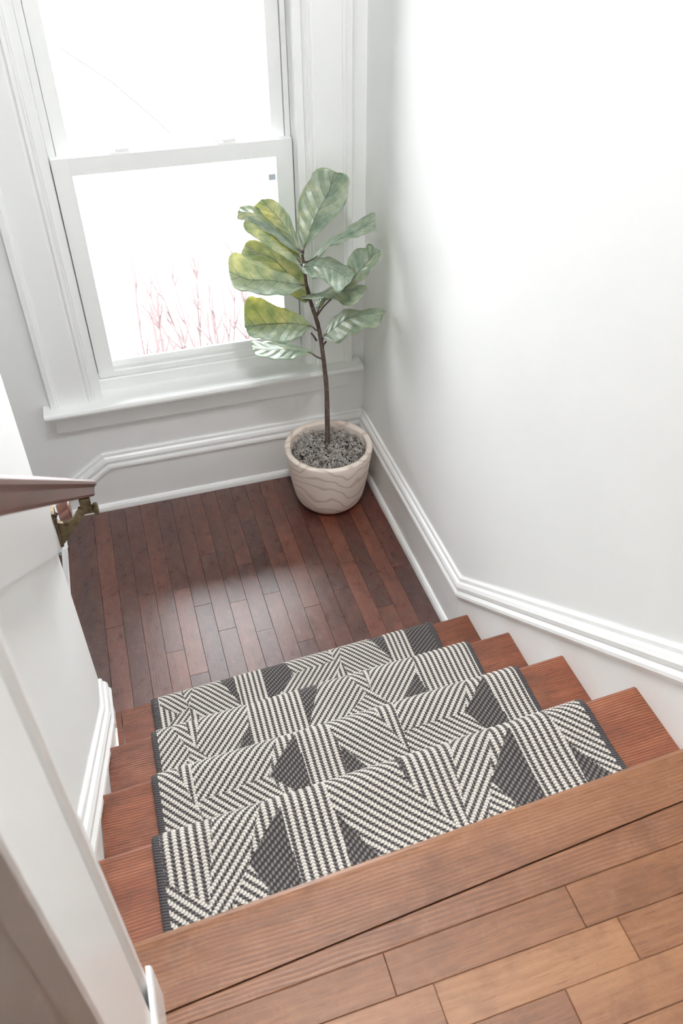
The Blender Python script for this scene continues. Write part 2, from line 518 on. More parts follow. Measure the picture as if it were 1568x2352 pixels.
bbr = tag(empty('baseboard_right', (0, -1.0, 0)), kind='structure')
YB = -1.088                                                # where the baseboard turns up the stairs
YT = -2.36
ztop = CB + SLOPE * (YB - YT)
sweep('board', [(-0.0, 0.0), (YB, 0.0)], BOARDP, right, M_trim, bbr)
prism('skirt_board', [(YB - 0.0012, CB + 0.003), (YB - 0.0012, 0.0), (-1.25, 0.0), (YT, HALL - 0.12), (YT, ztop + 0.003)], 'x', -0.0178, 0.0, M_trim, bbr)
sweep('cap_moulding', [(-0.0, CB), (YB, CB), (YT, ztop), (-5.1, ztop)], CAPP, right, M_trim, bbr)
sweep('shoe_moulding', [(-0.034, 0.0), (-1.19, 0.0)], SHOE, right, M_trim, bbr)
sweep('board', [(YT, HALL), (-5.1, HALL)], [(0, 0), (0, 0.018), (0.222, 0.018), (0.222, 0)], right, M_trim, bbr)

bbl = tag(empty('baseboard_left', (-1.19, -1.5, 0)), kind='structure')
YBL = -1.262; YTL = -2.30
sweep('board', [(-1.14, 0.0), (YBL, 0.0)], [(0, 0), (0, 0.018), (0.222, 0.018), (0.222, 0)], left, M_trim, bbl)
ztl = 0.222 + SLOPE * (YBL - YTL)
prism('skirt_board', [(YBL - 0.0012, 0.222), (YBL - 0.0012, 0.0), (YTL, HALL - 0.5), (YTL, ztl)], 'x', -1.19, -1.1722, M_trim, bbl)
sweep('cap_moulding', [(-1.14, 0.218), (YBL, 0.218), (YTL, ztl - 0.004)], CAPP, left, M_trim, bbl)

# ------------------------------------------------------------------ cased opening at the head of the stairs
tr2 = tag(empty('trim_1', (-1.09, -2.40, HALL)), kind='structure')
prism('jamb_board', [(-1.085, -2.477), (-1.0635, -2.477), (-1.0605, -2.474), (-1.0605, -2.352), (-1.0625, -2.349), (-1.072, -2.347), (-1.0785, -2.343), (-1.0785, -2.3365), (-1.085, -2.3365)], 'z', HALL, CEIL, M_trim, tr2)
prism('casing_step', [(-1.0845, -2.3362), (-1.0725, -2.3362), (-1.0705, -2.333), (-1.0705, -2.3265), (-1.0735, -2.3235), (-1.0845, -2.3235)], 'z', HALL, CEIL, M_trim, tr2)
prism('casing_bead', [(-1.0845, -2.3232), (-1.0645, -2.3232), (-1.0605, -2.320), (-1.0605, -2.309), (-1.064, -2.3055), (-1.10, -2.3055), (-1.19, -2.3055), (-1.19, -2.3232)], 'z', HALL, CEIL, M_trim, tr2)
prism('plinth_board', [(-1.0602, HALL), (-1.0525, HALL), (-1.0525, HALL + 0.100), (-1.0545, HALL + 0.106), (-1.0602, HALL + 0.108)], 'y', -2.297, -2.485, M_trim, tr2)
prism('plinth_return', [(-2.4775, HALL), (-2.485, HALL), (-2.485, HALL + 0.100), (-2.4775, HALL + 0.110)], 'x', -3.38, -1.0604, M_trim, tr2)

# sloping board behind the handrail
BS = 0.800                                                  # slope measured along the board
tr3 = tag(prism('trim_2', [(-1.135, 0.807), (-2.304, 0.807 + 1.169 * BS), (-2.304, 0.955 + 1.169 * BS), (-1.135, 0.955)], 'x', -1.19, -1.163, M_trim), kind='structure')

# ------------------------------------------------------------------ window
w1 = tag(empty('window_1', (-0.645, 0, 0.5)), kind='structure')


def casing(sgn, xi):
    """side casing, mirrored: inner edge at xi, going outward"""
    s = sgn
    pr = [(0.0, 0.0), (0.0, -0.012), (0.006, -0.018), (0.010, -0.013), (0.014, -0.020), (0.020, -0.0225), (0.026, -0.017), (0.030, -0.016), (0.034, -0.019),
          (0.128, -0.019), (0.130, -0.023), (0.134, -0.0245), (0.138, -0.024), (0.142, -0.030), (0.160, -0.030), (0.163, -0.026), (0.163, 0.0)]
    o = prism('side_casing', [(xi + s * a, b) for a, b in pr], 'z', 0.5275, 2.36, M_trim, w1)
    return o


casing(-1, -1.073); casing(1, -0.219)
multibox('head_casing', [((-1.235, -0.032, 2.2), (-0.055, 0.0, 2.36))], M_trim, w1, 0.004)
# jambs: stops in front of the sashes
for x0, x1 in ((-1.073, -1.045), (-0.246, -0.219)):
    multibox('jamb', [((x0, -0.008, 0.5275), (x1, 0.052, 2.2)), ((x0 - (0.002 if x0 < -1 else -0.002), 0.052, 0.5275), (x1, 0.14, 2.2))], M_trim, w1, 0.002)
for x0, x1, xa, xb in ((-1.073, -1.0225, -1.073, -1.016), (-0.2625, -0.219, -0.2690, -0.219)):
    multibox('blind_stop', [((x0, 0.0945, 0.575), (x1, 0.1285, 2.169)), ((xa, 0.1287, 0.575), (xb, 0.139, 2.169))], M_trim, w1)
box('head_jamb', (-1.073, -0.008, 2.17), (-0.219, 0.14, 2.2), M_trim, w1)
for x0, x1 in ((-1.0448, -1.022), (-0.2628, -0.2462)):
    box('parting_stop', (x0, 0.085, 0.58), (x1, 0.094, 2.169), M_trim, w1, 0.001)
prism('stool', [(0.05, 0.5005), (-0.066, 0.5005), (-0.074, 0.506), (-0.076, 0.5145), (-0.073, 0.523), (-0.066, 0.527), (0.05, 0.527)], 'x', -1.262, -0.024, M_trim, w1)
prism('apron', [(-0.0005, 0.500), (-0.021, 0.500), (-0.021, 0.412), (-0.016, 0.402), (-0.0005, 0.400)], 'x', -1.236, -0.058, M_trim, w1)
prism('sill_stop', [(0.046, 0.527), (0.044, 0.570), (0.05, 0.574), (0.10, 0.574), (0.14, 0.527)], 'x', -1.045, -0.246, M_trim, w1)


def sash(name, x0, x1, z0, z1, y0, y1, stile, top, bot, prof):
    s = empty('sash', ((x0 + x1) / 2, y0, z0), w1); s.location = Vector(((x0 + x1) / 2, y0, z0)) - world_loc(w1)
    g = 0.0015
    box('stile', (x0 + g, y0, z0), (x0 + stile, y1, z1), M_trim, s, 0.0015)
    box('stile', (x1 - stile, y0, z0), (x1 - g, y1, z1), M_trim, s, 0.0015)
    box('rail', (x0 + stile - 0.0001, y0, z1 - top), (x1 - stile + 0.0001, y1, z1), M_trim, s, 0.0015)
    # bottom rail, sloped glazing bead above a stepped face
    b = z0 + bot
    prism('rail', [(y1, z0), (y0, z0), (y0, b - 0.034), (y0 + 0.005, b - 0.030), (y0 + 0.005, b - 0.016), (y0 + 0.012, b - 0.006), (y0 + 0.020, b), (y1, b)], 'x', x0 + stile, x1 - stile, M_trim, s)
    box('pane', (x0 + stile - 0.004, (y0 + y1) / 2 + 0.004, z0 + bot - 0.004), (x1 - stile + 0.004, (y0 + y1) / 2 + 0.008, z1 - top + 0.004), M_glass, s)
    return s


lower = sash('sash', -1.0435, -0.2475, 0.5765, 1.386, 0.053, 0.084, 0.060, 0.056, 0.056, 0)
upper = sash('sash', -1.0215, -0.2635, 1.346, 2.168, 0.096, 0.128, 0.046, 0.05, 0.044, 0)
# dark gaps beside the lower sash are real 1.5 mm gaps; sash locks on the meeting rail
for x in (-0.822, -0.470):
    bm = bmesh.new()
    add_box(bm, (x - 0.034, 0.058, 1.386), (x + 0.034, 0.084, 1.3905), 0.001)
    add_box(bm, (x - 0.012, 0.060, 1.3905), (x + 0.030, 0.078, 1.400), 0.003)
    add_box(bm, (x - 0.040, 0.085, 1.389), (x - 0.004, 0.0955, 1.4035), 0.003)
    bm_obj('sash_lock', bm, M_trim, lower)
box('glass_sticker', (-0.334, 0.0712, 1.246), (-0.309, 0.0722, 1.267), M_sticker, lower)


# added fill light: unseen glowing bowl that brightens the stairs and window wall
fill_o = tag(empty('added_fill_light', (-0.75, -2.12, CEIL)), 'added unseen fill light shaped as a round white bowl above the stair flight', 'fill light')
bm = bmesh.new(); tube(bm, [(-0.75, -2.12, CEIL), (-0.75, -2.12, CEIL - 0.02), (-0.75, -2.12, CEIL - 0.03)], [0.14, 0.14, 0.12], 32)
bm_obj('fill_plate', bm, M_trim, fill_o)
bm = bmesh.new(); bmesh.ops.create_uvsphere(bm, u_segments=32, v_segments=16, radius=0.16, matrix=Matrix.Translation((-0.75, -2.12, CEIL - 0.10)) @ Matrix.Diagonal((1, 1, 0.62, 1)))
t = NT('fill_glow'); t.base((0.95, 0.95, 0.93, 1)); t.set(t.b, 'Emission Color', (0.985, 0.985, 1.0, 1)); t.set(t.b, 'Emission Strength', FILL_STRENGTH)
bm_obj('fill_bowl', bm, t.m, fill_o, True)

# weave facets of the runner, per tread: kind (V along, / and b slanted ribs, D dark) and plan outline in metres
FACETS = [
    [4, "V", [[-1.029, -1.865], [-0.927, -1.861], [-0.976, -2.111], [-1.035, -2.058]]],
    [4, "/", [[-0.927, -1.861], [-0.818, -1.872], [-0.897, -2.058], [-0.973, -2.179], [-0.976, -2.111]]],
    [4, "D", [[-0.818, -1.972], [-0.897, -2.058], [-0.848, -2.185], [-0.815, -2.185]]],
    [4, "b", [[-1.05, -2.045], [-0.976, -2.111], [-0.975, -2.188], [-1.045, -2.208]]],
    [4, "b", [[-0.897, -2.058], [-0.846, -2.188], [-0.976, -2.197], [-0.974, -2.18]]],
    [4, "D", [[-0.723, -2.011], [-0.639, -2.182], [-0.725, -2.189]]],
    [4, "b", [[-0.726, -1.864], [-0.616, -1.858], [-0.589, -1.857], [-0.571, -1.999], [-0.484, -2.17], [-0.541, -2.193], [-0.64, -2.179], [-0.724, -2.011]]],
    [4, "D", [[-0.617, -1.86], [-0.569, -1.848], [-0.568, -2.002]]],
    [4, "V", [[-0.57, -1.85], [-0.443, -1.848], [-0.49, -2.095], [-0.57, -2.001]]],
    [4, "/", [[-0.443, -1.848], [-0.331, -1.846], [-0.415, -2.043], [-0.486, -2.174], [-0.489, -2.093]]],
    [4, "D", [[-0.331, -1.946], [-0.415, -2.043], [-0.365, -2.175], [-0.331, -2.171]]],
    [4, "b", [[-0.415, -2.043], [-0.361, -2.179], [-0.489, -2.181]]],
    [4, "b", [[-0.251, -1.846], [-0.157, -1.836], [-0.156, -2.163], [-0.23, -2.013]]],
    [4, "D", [[-0.231, -2.011], [-0.156, -2.163], [-0.247, -2.174]]],
    [3, "V", [[-1.027, -1.611], [-0.968, -1.61], [-0.971, -1.786], [-0.963, -1.849]]],
    [3, "b", [[-1.044, -1.6], [-1.027, -1.613], [-0.963, -1.849], [-1.055, -1.857]]],
    [3, "/", [[-0.968, -1.61], [-0.727, -1.597], [-0.809, -1.785], [-0.97, -1.797]]],
    [3, "b", [[-0.809, -1.785], [-0.75, -1.91], [-0.871, -1.931], [-0.963, -1.85], [-0.97, -1.797]]],
    [3, "D", [[-0.727, -1.697], [-0.809, -1.785], [-0.752, -1.848], [-0.725, -1.844]]],
    [3, "D", [[-0.638, -1.756], [-0.546, -1.908], [-0.591, -1.915], [-0.64, -1.907]]],
    [3, "b", [[-0.67, -1.605], [-0.564, -1.593], [-0.49, -1.822], [-0.519, -1.906], [-0.549, -1.907], [-0.638, -1.752]]],
    [3, "V", [[-0.564, -1.593], [-0.479, -1.595], [-0.485, -1.764], [-0.488, -1.822]]],
    [3, "/", [[-0.479, -1.595], [-0.245, -1.582], [-0.327, -1.763], [-0.486, -1.768]]],
    [3, "b", [[-0.327, -1.763], [-0.257, -1.897], [-0.402, -1.917], [-0.49, -1.826], [-0.486, -1.768]]],
    [3, "D", [[-0.245, -1.682], [-0.327, -1.763], [-0.263, -1.893], [-0.236, -1.826]]],
    [2, "b", [[-1.04, -1.361], [-0.985, -1.359], [-0.956, -1.531], [-0.923, -1.576], [-0.969, -1.542], [-1.038, -1.369]]],
    [2, "/", [[-1.041, -1.368], [-0.967, -1.542], [-0.995, -1.586], [-1.047, -1.585]]],
    [2, "b", [[-0.967, -1.542], [-0.922, -1.577], [-0.995, -1.586]]],
    [2, "V", [[-0.985, -1.359], [-0.91, -1.36], [-0.953, -1.531]]],
    [2, "/", [[-0.91, -1.36], [-0.792, -1.35], [-0.813, -1.516], [-0.861, -1.579], [-0.923, -1.578], [-0.955, -1.531]]],
    [2, "D", [[-0.814, -1.515], [-0.864, -1.578], [-0.812, -1.578]]],
    [2, "D", [[-0.651, -1.347], [-0.557, -1.343], [-0.662, -1.56]]],
    [2, "b", [[-0.557, -1.342], [-0.479, -1.341], [-0.472, -1.499], [-0.426, -1.566], [-0.485, -1.508]]],
    [2, "/", [[-0.557, -1.342], [-0.485, -1.508], [-0.583, -1.572], [-0.662, -1.56]]],
    [2, "b", [[-0.485, -1.508], [-0.425, -1.566], [-0.583, -1.572]]],
    [2, "V", [[-0.479, -1.341], [-0.431, -1.333], [-0.471, -1.499]]],
    [2, "/", [[-0.431, -1.333], [-0.313, -1.335], [-0.332, -1.484], [-0.399, -1.562], [-0.428, -1.566], [-0.472, -1.5]]],
    [2, "D", [[-0.332, -1.484], [-0.399, -1.562], [-0.324, -1.555]]],
    [1, "b", [[-1.033, -1.104], [-0.997, -1.105], [-0.952, -1.257], [-0.987, -1.272], [-1.034, -1.235]]],
    [1, "V", [[-0.997, -1.105], [-0.957, -1.101], [-0.966, -1.24]]],
    [1, "/", [[-0.957, -1.101], [-0.905, -1.099], [-0.953, -1.26], [-0.953, -1.305], [-1.004, -1.324], [-1.035, -1.318], [-0.984, -1.269], [-0.966, -1.24]]],
    [1, "b", [[-0.905, -1.099], [-0.887, -1.102], [-0.801, -1.303], [-0.845, -1.319], [-0.909, -1.327], [-0.953, -1.258]]],
    [1, "D", [[-0.89, -1.101], [-0.811, -1.098], [-0.803, -1.298]]],
    [1, "D", [[-0.722, -1.098], [-0.676, -1.089], [-0.63, -1.23], [-0.674, -1.282], [-0.719, -1.307]]],
    [1, "b", [[-0.676, -1.089], [-0.524, -1.087], [-0.492, -1.224], [-0.632, -1.234]]],
    [1, "/", [[-0.632, -1.234], [-0.492, -1.224], [-0.477, -1.231], [-0.517, -1.307], [-0.682, -1.314], [-0.674, -1.282]]],
    [1, "/", [[-0.484, -1.083], [-0.439, -1.078], [-0.477, -1.231], [-0.497, -1.214]]],
    [1, "b", [[-0.439, -1.078], [-0.408, -1.077], [-0.321, -1.273], [-0.38, -1.299], [-0.464, -1.298], [-0.478, -1.232]]],
    [1, "D", [[-0.408, -1.077], [-0.331, -1.076], [-0.318, -1.276]]],
    [1, "D", [[-0.243, -1.072], [-0.168, -1.067], [-0.155, -1.279], [-0.245, -1.283]]],
]
# fig stem and leaves: rows of (one edge, midrib, other edge) points in metres
STEM_PTS = [[-0.2161, -0.198, 0.2833], [-0.2154, -0.1982, 0.513], [-0.2251, -0.1951, 0.6676], [-0.2366, -0.1913, 0.7772], [-0.2515, -0.1865, 0.8475], [-0.2649, -0.1821, 0.8988], [-0.276, -0.1785, 0.9655], [-0.2834, -0.1761, 1.0461], [-0.2863, -0.1751, 1.0854]]
LEAVES = [
    [[[-0.285, -0.185, 1.094], [-0.282, -0.187, 1.093], [-0.281, -0.197, 1.099]], [[-0.291, -0.143, 1.151], [-0.246, -0.158, 1.152], [-0.223, -0.198, 1.158]], [[-0.271, -0.1, 1.226], [-0.212, -0.139, 1.203], [-0.15, -0.195, 1.216]], [[-0.225, -0.08, 1.287], [-0.173, -0.126, 1.254], [-0.118, -0.168, 1.271]], [[-0.148, -0.103, 1.316], [-0.145, -0.107, 1.313], [-0.142, -0.121, 1.315]]],
    [[[-0.287, -0.172, 1.081], [-0.288, -0.174, 1.073], [-0.29, -0.169, 1.069]], [[-0.298, -0.124, 1.145], [-0.312, -0.129, 1.121], [-0.335, -0.111, 1.108]], [[-0.309, -0.094, 1.184], [-0.336, -0.09, 1.163], [-0.372, -0.067, 1.145]], [[-0.329, -0.073, 1.207], [-0.363, -0.061, 1.195], [-0.4, -0.041, 1.179]], [[-0.375, -0.044, 1.225], [-0.385, -0.039, 1.223], [-0.405, -0.037, 1.208]]],
    [[[-0.285, -0.17, 1.078], [-0.289, -0.184, 1.079], [-0.295, -0.192, 1.079]], [[-0.31, -0.119, 1.108], [-0.334, -0.147, 1.118], [-0.345, -0.171, 1.111]], [[-0.357, -0.079, 1.141], [-0.377, -0.112, 1.158], [-0.401, -0.136, 1.153]], [[-0.407, -0.041, 1.2], [-0.43, -0.083, 1.194], [-0.453, -0.104, 1.186]], [[-0.47, -0.061, 1.211], [-0.477, -0.08, 1.206], [-0.482, -0.095, 1.197]]],
    [[[-0.29, -0.176, 1.055], [-0.298, -0.191, 1.049], [-0.303, -0.199, 1.044]], [[-0.306, -0.135, 1.091], [-0.33, -0.161, 1.091], [-0.35, -0.183, 1.071]], [[-0.35, -0.104, 1.13], [-0.375, -0.135, 1.131], [-0.408, -0.155, 1.112]], [[-0.406, -0.088, 1.171], [-0.422, -0.117, 1.17], [-0.45, -0.139, 1.147]], [[-0.46, -0.109, 1.193], [-0.464, -0.119, 1.194], [-0.466, -0.125, 1.191]]],
    [[[-0.257, -0.17, 0.914], [-0.267, -0.181, 0.906], [-0.285, -0.195, 0.898]], [[-0.266, -0.115, 0.964], [-0.296, -0.146, 0.943], [-0.334, -0.18, 0.928]], [[-0.3, -0.064, 1.014], [-0.328, -0.111, 0.981], [-0.381, -0.139, 0.976]], [[-0.363, -0.022, 1.058], [-0.375, -0.068, 1.026], [-0.441, -0.089, 1.015]], [[-0.457, -0.02, 1.057], [-0.466, -0.032, 1.049], [-0.476, -0.048, 1.042]]],
    [[[-0.287, -0.194, 0.969], [-0.283, -0.196, 0.963], [-0.295, -0.215, 0.972]], [[-0.337, -0.171, 1.003], [-0.35, -0.178, 0.978], [-0.362, -0.261, 0.973]], [[-0.405, -0.155, 1.027], [-0.415, -0.169, 0.992], [-0.43, -0.273, 0.985]], [[-0.469, -0.131, 1.062], [-0.481, -0.168, 1.002], [-0.495, -0.252, 0.997]], [[-0.538, -0.142, 1.06], [-0.539, -0.159, 1.035], [-0.544, -0.2, 1.022]]],
    [[[-0.277, -0.18, 0.814], [-0.264, -0.192, 0.8], [-0.276, -0.212, 0.809]], [[-0.309, -0.159, 0.844], [-0.319, -0.173, 0.811], [-0.333, -0.261, 0.8]], [[-0.368, -0.135, 0.865], [-0.382, -0.161, 0.815], [-0.397, -0.275, 0.797]], [[-0.438, -0.099, 0.895], [-0.447, -0.155, 0.816], [-0.466, -0.237, 0.81]], [[-0.497, -0.127, 0.855], [-0.502, -0.155, 0.816], [-0.503, -0.18, 0.824]]],
    [[[-0.266, -0.178, 0.694], [-0.272, -0.198, 0.693], [-0.283, -0.213, 0.7]], [[-0.306, -0.142, 0.696], [-0.321, -0.184, 0.705], [-0.331, -0.241, 0.713]], [[-0.367, -0.114, 0.711], [-0.377, -0.175, 0.715], [-0.387, -0.254, 0.716]], [[-0.435, -0.115, 0.725], [-0.434, -0.174, 0.721], [-0.447, -0.232, 0.726]], [[-0.483, -0.151, 0.738], [-0.485, -0.172, 0.737], [-0.485, -0.198, 0.736]]],
    [[[-0.253, -0.201, 1.07], [-0.251, -0.217, 1.072], [-0.232, -0.229, 1.079]], [[-0.213, -0.181, 1.094], [-0.219, -0.219, 1.098], [-0.21, -0.241, 1.115]], [[-0.157, -0.179, 1.128], [-0.167, -0.228, 1.131], [-0.17, -0.265, 1.135]], [[-0.099, -0.199, 1.17], [-0.114, -0.246, 1.161], [-0.112, -0.282, 1.159]], [[-0.046, -0.243, 1.208], [-0.054, -0.267, 1.197], [-0.059, -0.289, 1.185]]],
    [[[-0.161, -0.292, 1.002], [-0.162, -0.304, 0.999], [-0.157, -0.323, 1.003]], [[-0.149, -0.256, 1.048], [-0.131, -0.301, 1.028], [-0.13, -0.353, 1.032]], [[-0.126, -0.241, 1.087], [-0.105, -0.302, 1.057], [-0.098, -0.363, 1.069]], [[-0.088, -0.265, 1.107], [-0.079, -0.307, 1.087], [-0.069, -0.353, 1.101]], [[-0.067, -0.303, 1.119], [-0.063, -0.315, 1.117], [-0.061, -0.333, 1.121]]],
    [[[-0.28, -0.165, 1.043], [-0.289, -0.204, 1.038], [-0.299, -0.229, 1.031]], [[-0.237, -0.146, 1.044], [-0.257, -0.234, 1.05], [-0.286, -0.292, 1.037]], [[-0.19, -0.177, 1.047], [-0.224, -0.279, 1.059], [-0.257, -0.346, 1.049]], [[-0.156, -0.262, 1.051], [-0.197, -0.339, 1.063], [-0.245, -0.395, 1.044]], [[-0.164, -0.377, 1.064], [-0.187, -0.411, 1.06], [-0.207, -0.427, 1.058]]],
    [[[-0.292, -0.188, 0.925], [-0.303, -0.208, 0.927], [-0.305, -0.229, 0.932]], [[-0.237, -0.186, 0.925], [-0.251, -0.235, 0.94], [-0.264, -0.285, 0.954]], [[-0.18, -0.2, 0.947], [-0.203, -0.264, 0.959], [-0.222, -0.33, 0.971]], [[-0.134, -0.251, 0.968], [-0.155, -0.302, 0.978], [-0.192, -0.371, 0.961]], [[-0.1, -0.327, 0.994], [-0.109, -0.347, 0.997], [-0.129, -0.371, 0.992]]],
    [[[-0.245, -0.184, 0.866], [-0.235, -0.192, 0.87], [-0.225, -0.188, 0.868]], [[-0.237, -0.158, 0.876], [-0.228, -0.18, 0.88], [-0.202, -0.166, 0.879]], [[-0.224, -0.143, 0.882], [-0.216, -0.168, 0.887], [-0.184, -0.156, 0.882]], [[-0.205, -0.135, 0.89], [-0.196, -0.155, 0.896], [-0.168, -0.15, 0.887]], [[-0.18, -0.134, 0.901], [-0.173, -0.145, 0.9], [-0.159, -0.146, 0.894]]],
    [[[-0.219, -0.193, 0.772], [-0.225, -0.214, 0.765], [-0.23, -0.24, 0.77]], [[-0.184, -0.175, 0.804], [-0.186, -0.224, 0.798], [-0.205, -0.311, 0.786]], [[-0.141, -0.181, 0.842], [-0.145, -0.24, 0.836], [-0.163, -0.343, 0.828]], [[-0.086, -0.238, 0.862], [-0.099, -0.276, 0.864], [-0.113, -0.362, 0.855]], [[-0.031, -0.316, 0.888], [-0.032, -0.33, 0.892], [-0.059, -0.356, 0.888]]],
]

# ------------------------------------------------------------------ handrail
hr = tag(empty('handrail', (-1.085, -1.2, 1.0)), 'varnished dark wooden handrail on an aged metal bracket above the short stair flight', 'handrail')
half = [(0.017, 0.0), (0.020, 0.006), (0.0225, 0.026), (0.0265, 0.030), (0.0295, 0.034), (0.0295, 0.041), (0.025, 0.047), (0.016, 0.0505), (0.007, 0.0515)]
pr = [(-a, b) for a, b in half[::-1]] + [(a, b) for a, b in half]
# ring order: right side going down, left going up
pr = [(a, b) for a, b in half[::-1]] + [(-a, b) for a, b in half]
RS = 0.778
vs = []
ya, yb = -1.165, -2.304
ringsy = [ya, ya - 0.004] + [ya + (yb - ya) * k / 24 for k in range(1, 25)]
for j, y in enumerate(ringsy):
    sc = 0.94 if j == 0 else 1.0
    for a, b in pr: vs.append((a * sc, y - (-1.2), 0.977 + RS * (ya - y) - 1.0 + 0.026 + (b - 0.026) * sc))
n = len(pr); nr = len(ringsy)
fs = [(i * n + k, i * n + (k + 1) % n, (i + 1) * n + (k + 1) % n, (i + 1) * n + k) for i in range(nr - 1) for k in range(n)] + [tuple(range(n)), tuple((nr - 1) * n + k for k in range(n))]
rail = mesh('rail', vs, fs, M_rail, hr, loc=(-1.085, -1.2, 1.0))
# bracket: wall plate, curved web arm, saddle and knob
by = -1.228
br = empty('bracket', (-1.163, by, 0.955)); br.parent = hr; br.location = Vector((-1.163, by, 0.955)) - world_loc(hr)
bm = bmesh.new()
out = [(-0.016, 0.052), (-0.019, 0.040), (-0.012, 0.0), (-0.017, -0.045), (-0.008, -0.060), (0.008, -0.060), (0.017, -0.045), (0.012, 0.0), (0.019, 0.040), (0.016, 0.052)]
va = [bm.verts.new((-1.163, by + a, 0.957 + b)) for a, b in out]; vb = [bm.verts.new((-1.1565, by + a * 0.86, 0.957 + b * 0.95)) for a, b in out]
bm.faces.new(va); bm.faces.new(vb)
for k in range(len(out)): bm.faces.new((va[k], va[(k + 1) % len(out)], vb[(k + 1) % len(out)], vb[k]))
bm_obj('plate', bm, M_bronze, br)
bm = bmesh.new()
topc = [(-1.157, 0.972), (-1.145, 0.966), (-1.132, 0.966), (-1.120, 0.974), (-1.109, 0.990), (-1.100, 0.999)]
botc = [(-1.157, 0.908), (-1.148, 0.915), (-1.136, 0.931), (-1.122, 0.948), (-1.108, 0.964), (-1.094, 0.980)]
tk = [0.008, 0.0075, 0.0075, 0.008, 0.0085, 0.009]
ring = []
for (tx, tz), (bx, bz), w in zip(topc, botc, tk):
    ring.append([bm.verts.new((tx, by - w * 0.6, tz)), bm.verts.new((tx, by + w * 0.6, tz)), bm.verts.new((bx, by + w, bz)), bm.verts.new((bx, by - w, bz))])
for a, b in zip(ring[:-1], ring[1:]):
    for k in range(4): bm.faces.new((a[k], a[(k + 1) % 4], b[(k + 1) % 4], b[k]))
bm.faces.new(ring[0]); bm.faces.new(ring[-1])
bm_obj('arm', bm, M_bronze, br)
bm = bmesh.new()
tube(bm, [(-1.104, by, 0.990), (-1.085, by, 0.991), (-1.070, by, 0.990)], [0.0105, 0.0105, 0.0100], 12)
tube(bm, [(-1.0715, by, 0.988), (-1.0695, by, 0.988), (-1.0625, by, 0.988), (-1.0605, by, 0.988)], [0.013, 0.0155, 0.0155, 0.012], 16)
add_box(bm, (-1.098, by - 0.008, 0.996), (-1.074, by + 0.008, 1.0285), 0.002)
bm_obj('saddle', bm, M_bronze, br)
for dy, dz in ((-0.009, 0.040), (0.009, 0.030), (0.0, -0.049)):
    bm = bmesh.new(); bmesh.ops.create_uvsphere(bm, u_segments=10, v_segments=6, radius=0.0045, matrix=Matrix.Translation((-1.1555, by + dy, 0.957 + dz)))
    bm_obj('screw', bm, M_screw, br, True)

# handrail of the lower flight, on the far face of the wall end
h2 = tag(empty('handrail', (-1.2, -1.06, 0.85)), 'dark wooden handrail of the descending flight, its end showing under the other bracket', 'handrail')
vs = []
for j in range(12):
    x = -1.140 - (0.004 if j == 1 else 0.0) - (1.4 * (j - 1) / 10 if j > 1 else 0.0)
    sc = 0.80 if j == 0 else 1.0
    for a, b in pr: vs.append((x + 1.2, a * sc, 0.846 - 0.70 * (-1.140 - x) - 0.85 + 0.026 + (b - 0.026) * sc))
fs = [(i * n + k, i * n + (k + 1) % n, (i + 1) * n + (k + 1) % n, (i + 1) * n + k) for i in range(11) for k in range(n)] + [tuple(range(n)), tuple(11 * n + k for k in range(n))]
mesh('rail', vs, fs, M_rail, h2, loc=(-1.2, -1.06, 0.85))
bm = bmesh.new()
add_box(bm, (-1.355, -1.1398, 0.60), (-1.325, -1.134, 0.69), 0.001)
tube(bm, [(-1.34, -1.134, 0.63), (-1.34, -1.09, 0.645), (-1.34, -1.06, 0.675), (-1.34, -1.06, 0.708)], [0.008, 0.008, 0.008, 0.009], 8)
bm_obj('bracket', bm, M_bronze, h2)

# ------------------------------------------------------------------ stair runner
PITCH = {'V': 0.0153, '/': 0.0137, 'b': 0.0137, 'D': 0.0150}
X0, X1 = -1.044, -0.161
path = []                                            # (offset from nosing-skewed y, z, tread, pattern y)
TH = 0.012
for i in range(1, 5):
    yn = Y1 - (i - 1) * RUN; z = i * RISE; zb = (i - 1) * RISE
    seg = []
    ytop_start = yn - 0.022                          # arc starts here on top
    rad = 0.036
    # riser drop (bottom to top)
    yr = yn + 0.014
    h0 = zb + (0.008 if i == 1 else TH)
    h1 = z + TH - rad
    nst = max(2, int((h1 - h0) / 0.0024))
    for k in range(nst):
        zz = h0 + (h1 - h0) * k / nst
        seg.append((yr - 0.012 * (1 - k / nst) ** 2, zz, yn + 0.02 + (h1 - zz)))
    na = 17
    cyy = yr - rad
    for k in range(na):
        a = math.pi / 2 * k / na
        seg.append((cyy + rad * math.cos(a), h1 + rad * math.sin(a), cyy + rad * (math.pi / 2 - a)))
    yend = yn - RUN + 0.010 - 0.0085
    if i == 4: yend = yn - RUN + 0.004
    nt = int((cyy - yend) / 0.0024)
    for k in range(nt):
        f = k / nt; yy = cyy + (yend - cyy) * f
        sag = -0.0045 * math.sin(min(1.0, f * 1.25) * math.pi) ** 2
        seg.append((yy, z + TH + sag, yy))
    path += [(a, b, i, c) for a, b, c in seg]
P = np.array(path); NP = len(P)
NX = 372
xs = np.linspace(X0, X1, NX)
TR = P[:, 2]
GX, GI = np.meshgrid(xs, np.arange(NP))
skew = SK * (GX + 0.6)
PY = P[GI.astype(int), 3] + skew


def facets_of(px, py, tr):
    ids = np.full(px.shape, -1, dtype=np.int32)
    for fi, (ti, ty, poly) in enumerate(FACETS):
        inside = np.zeros(px.shape, dtype=bool); n = len(poly)
        sel = tr == ti
        for k in range(n):
            xa, ya_ = poly[k]; xb, yb_ = poly[(k + 1) % n]
            if ya_ == yb_: continue
            c = ((ya_ > py) != (yb_ > py)) & (px < (xb - xa) * (py - ya_) / (yb_ - ya_) + xa)
            inside ^= c
        ids[inside & sel & (ids < 0)] = fi
    return ids


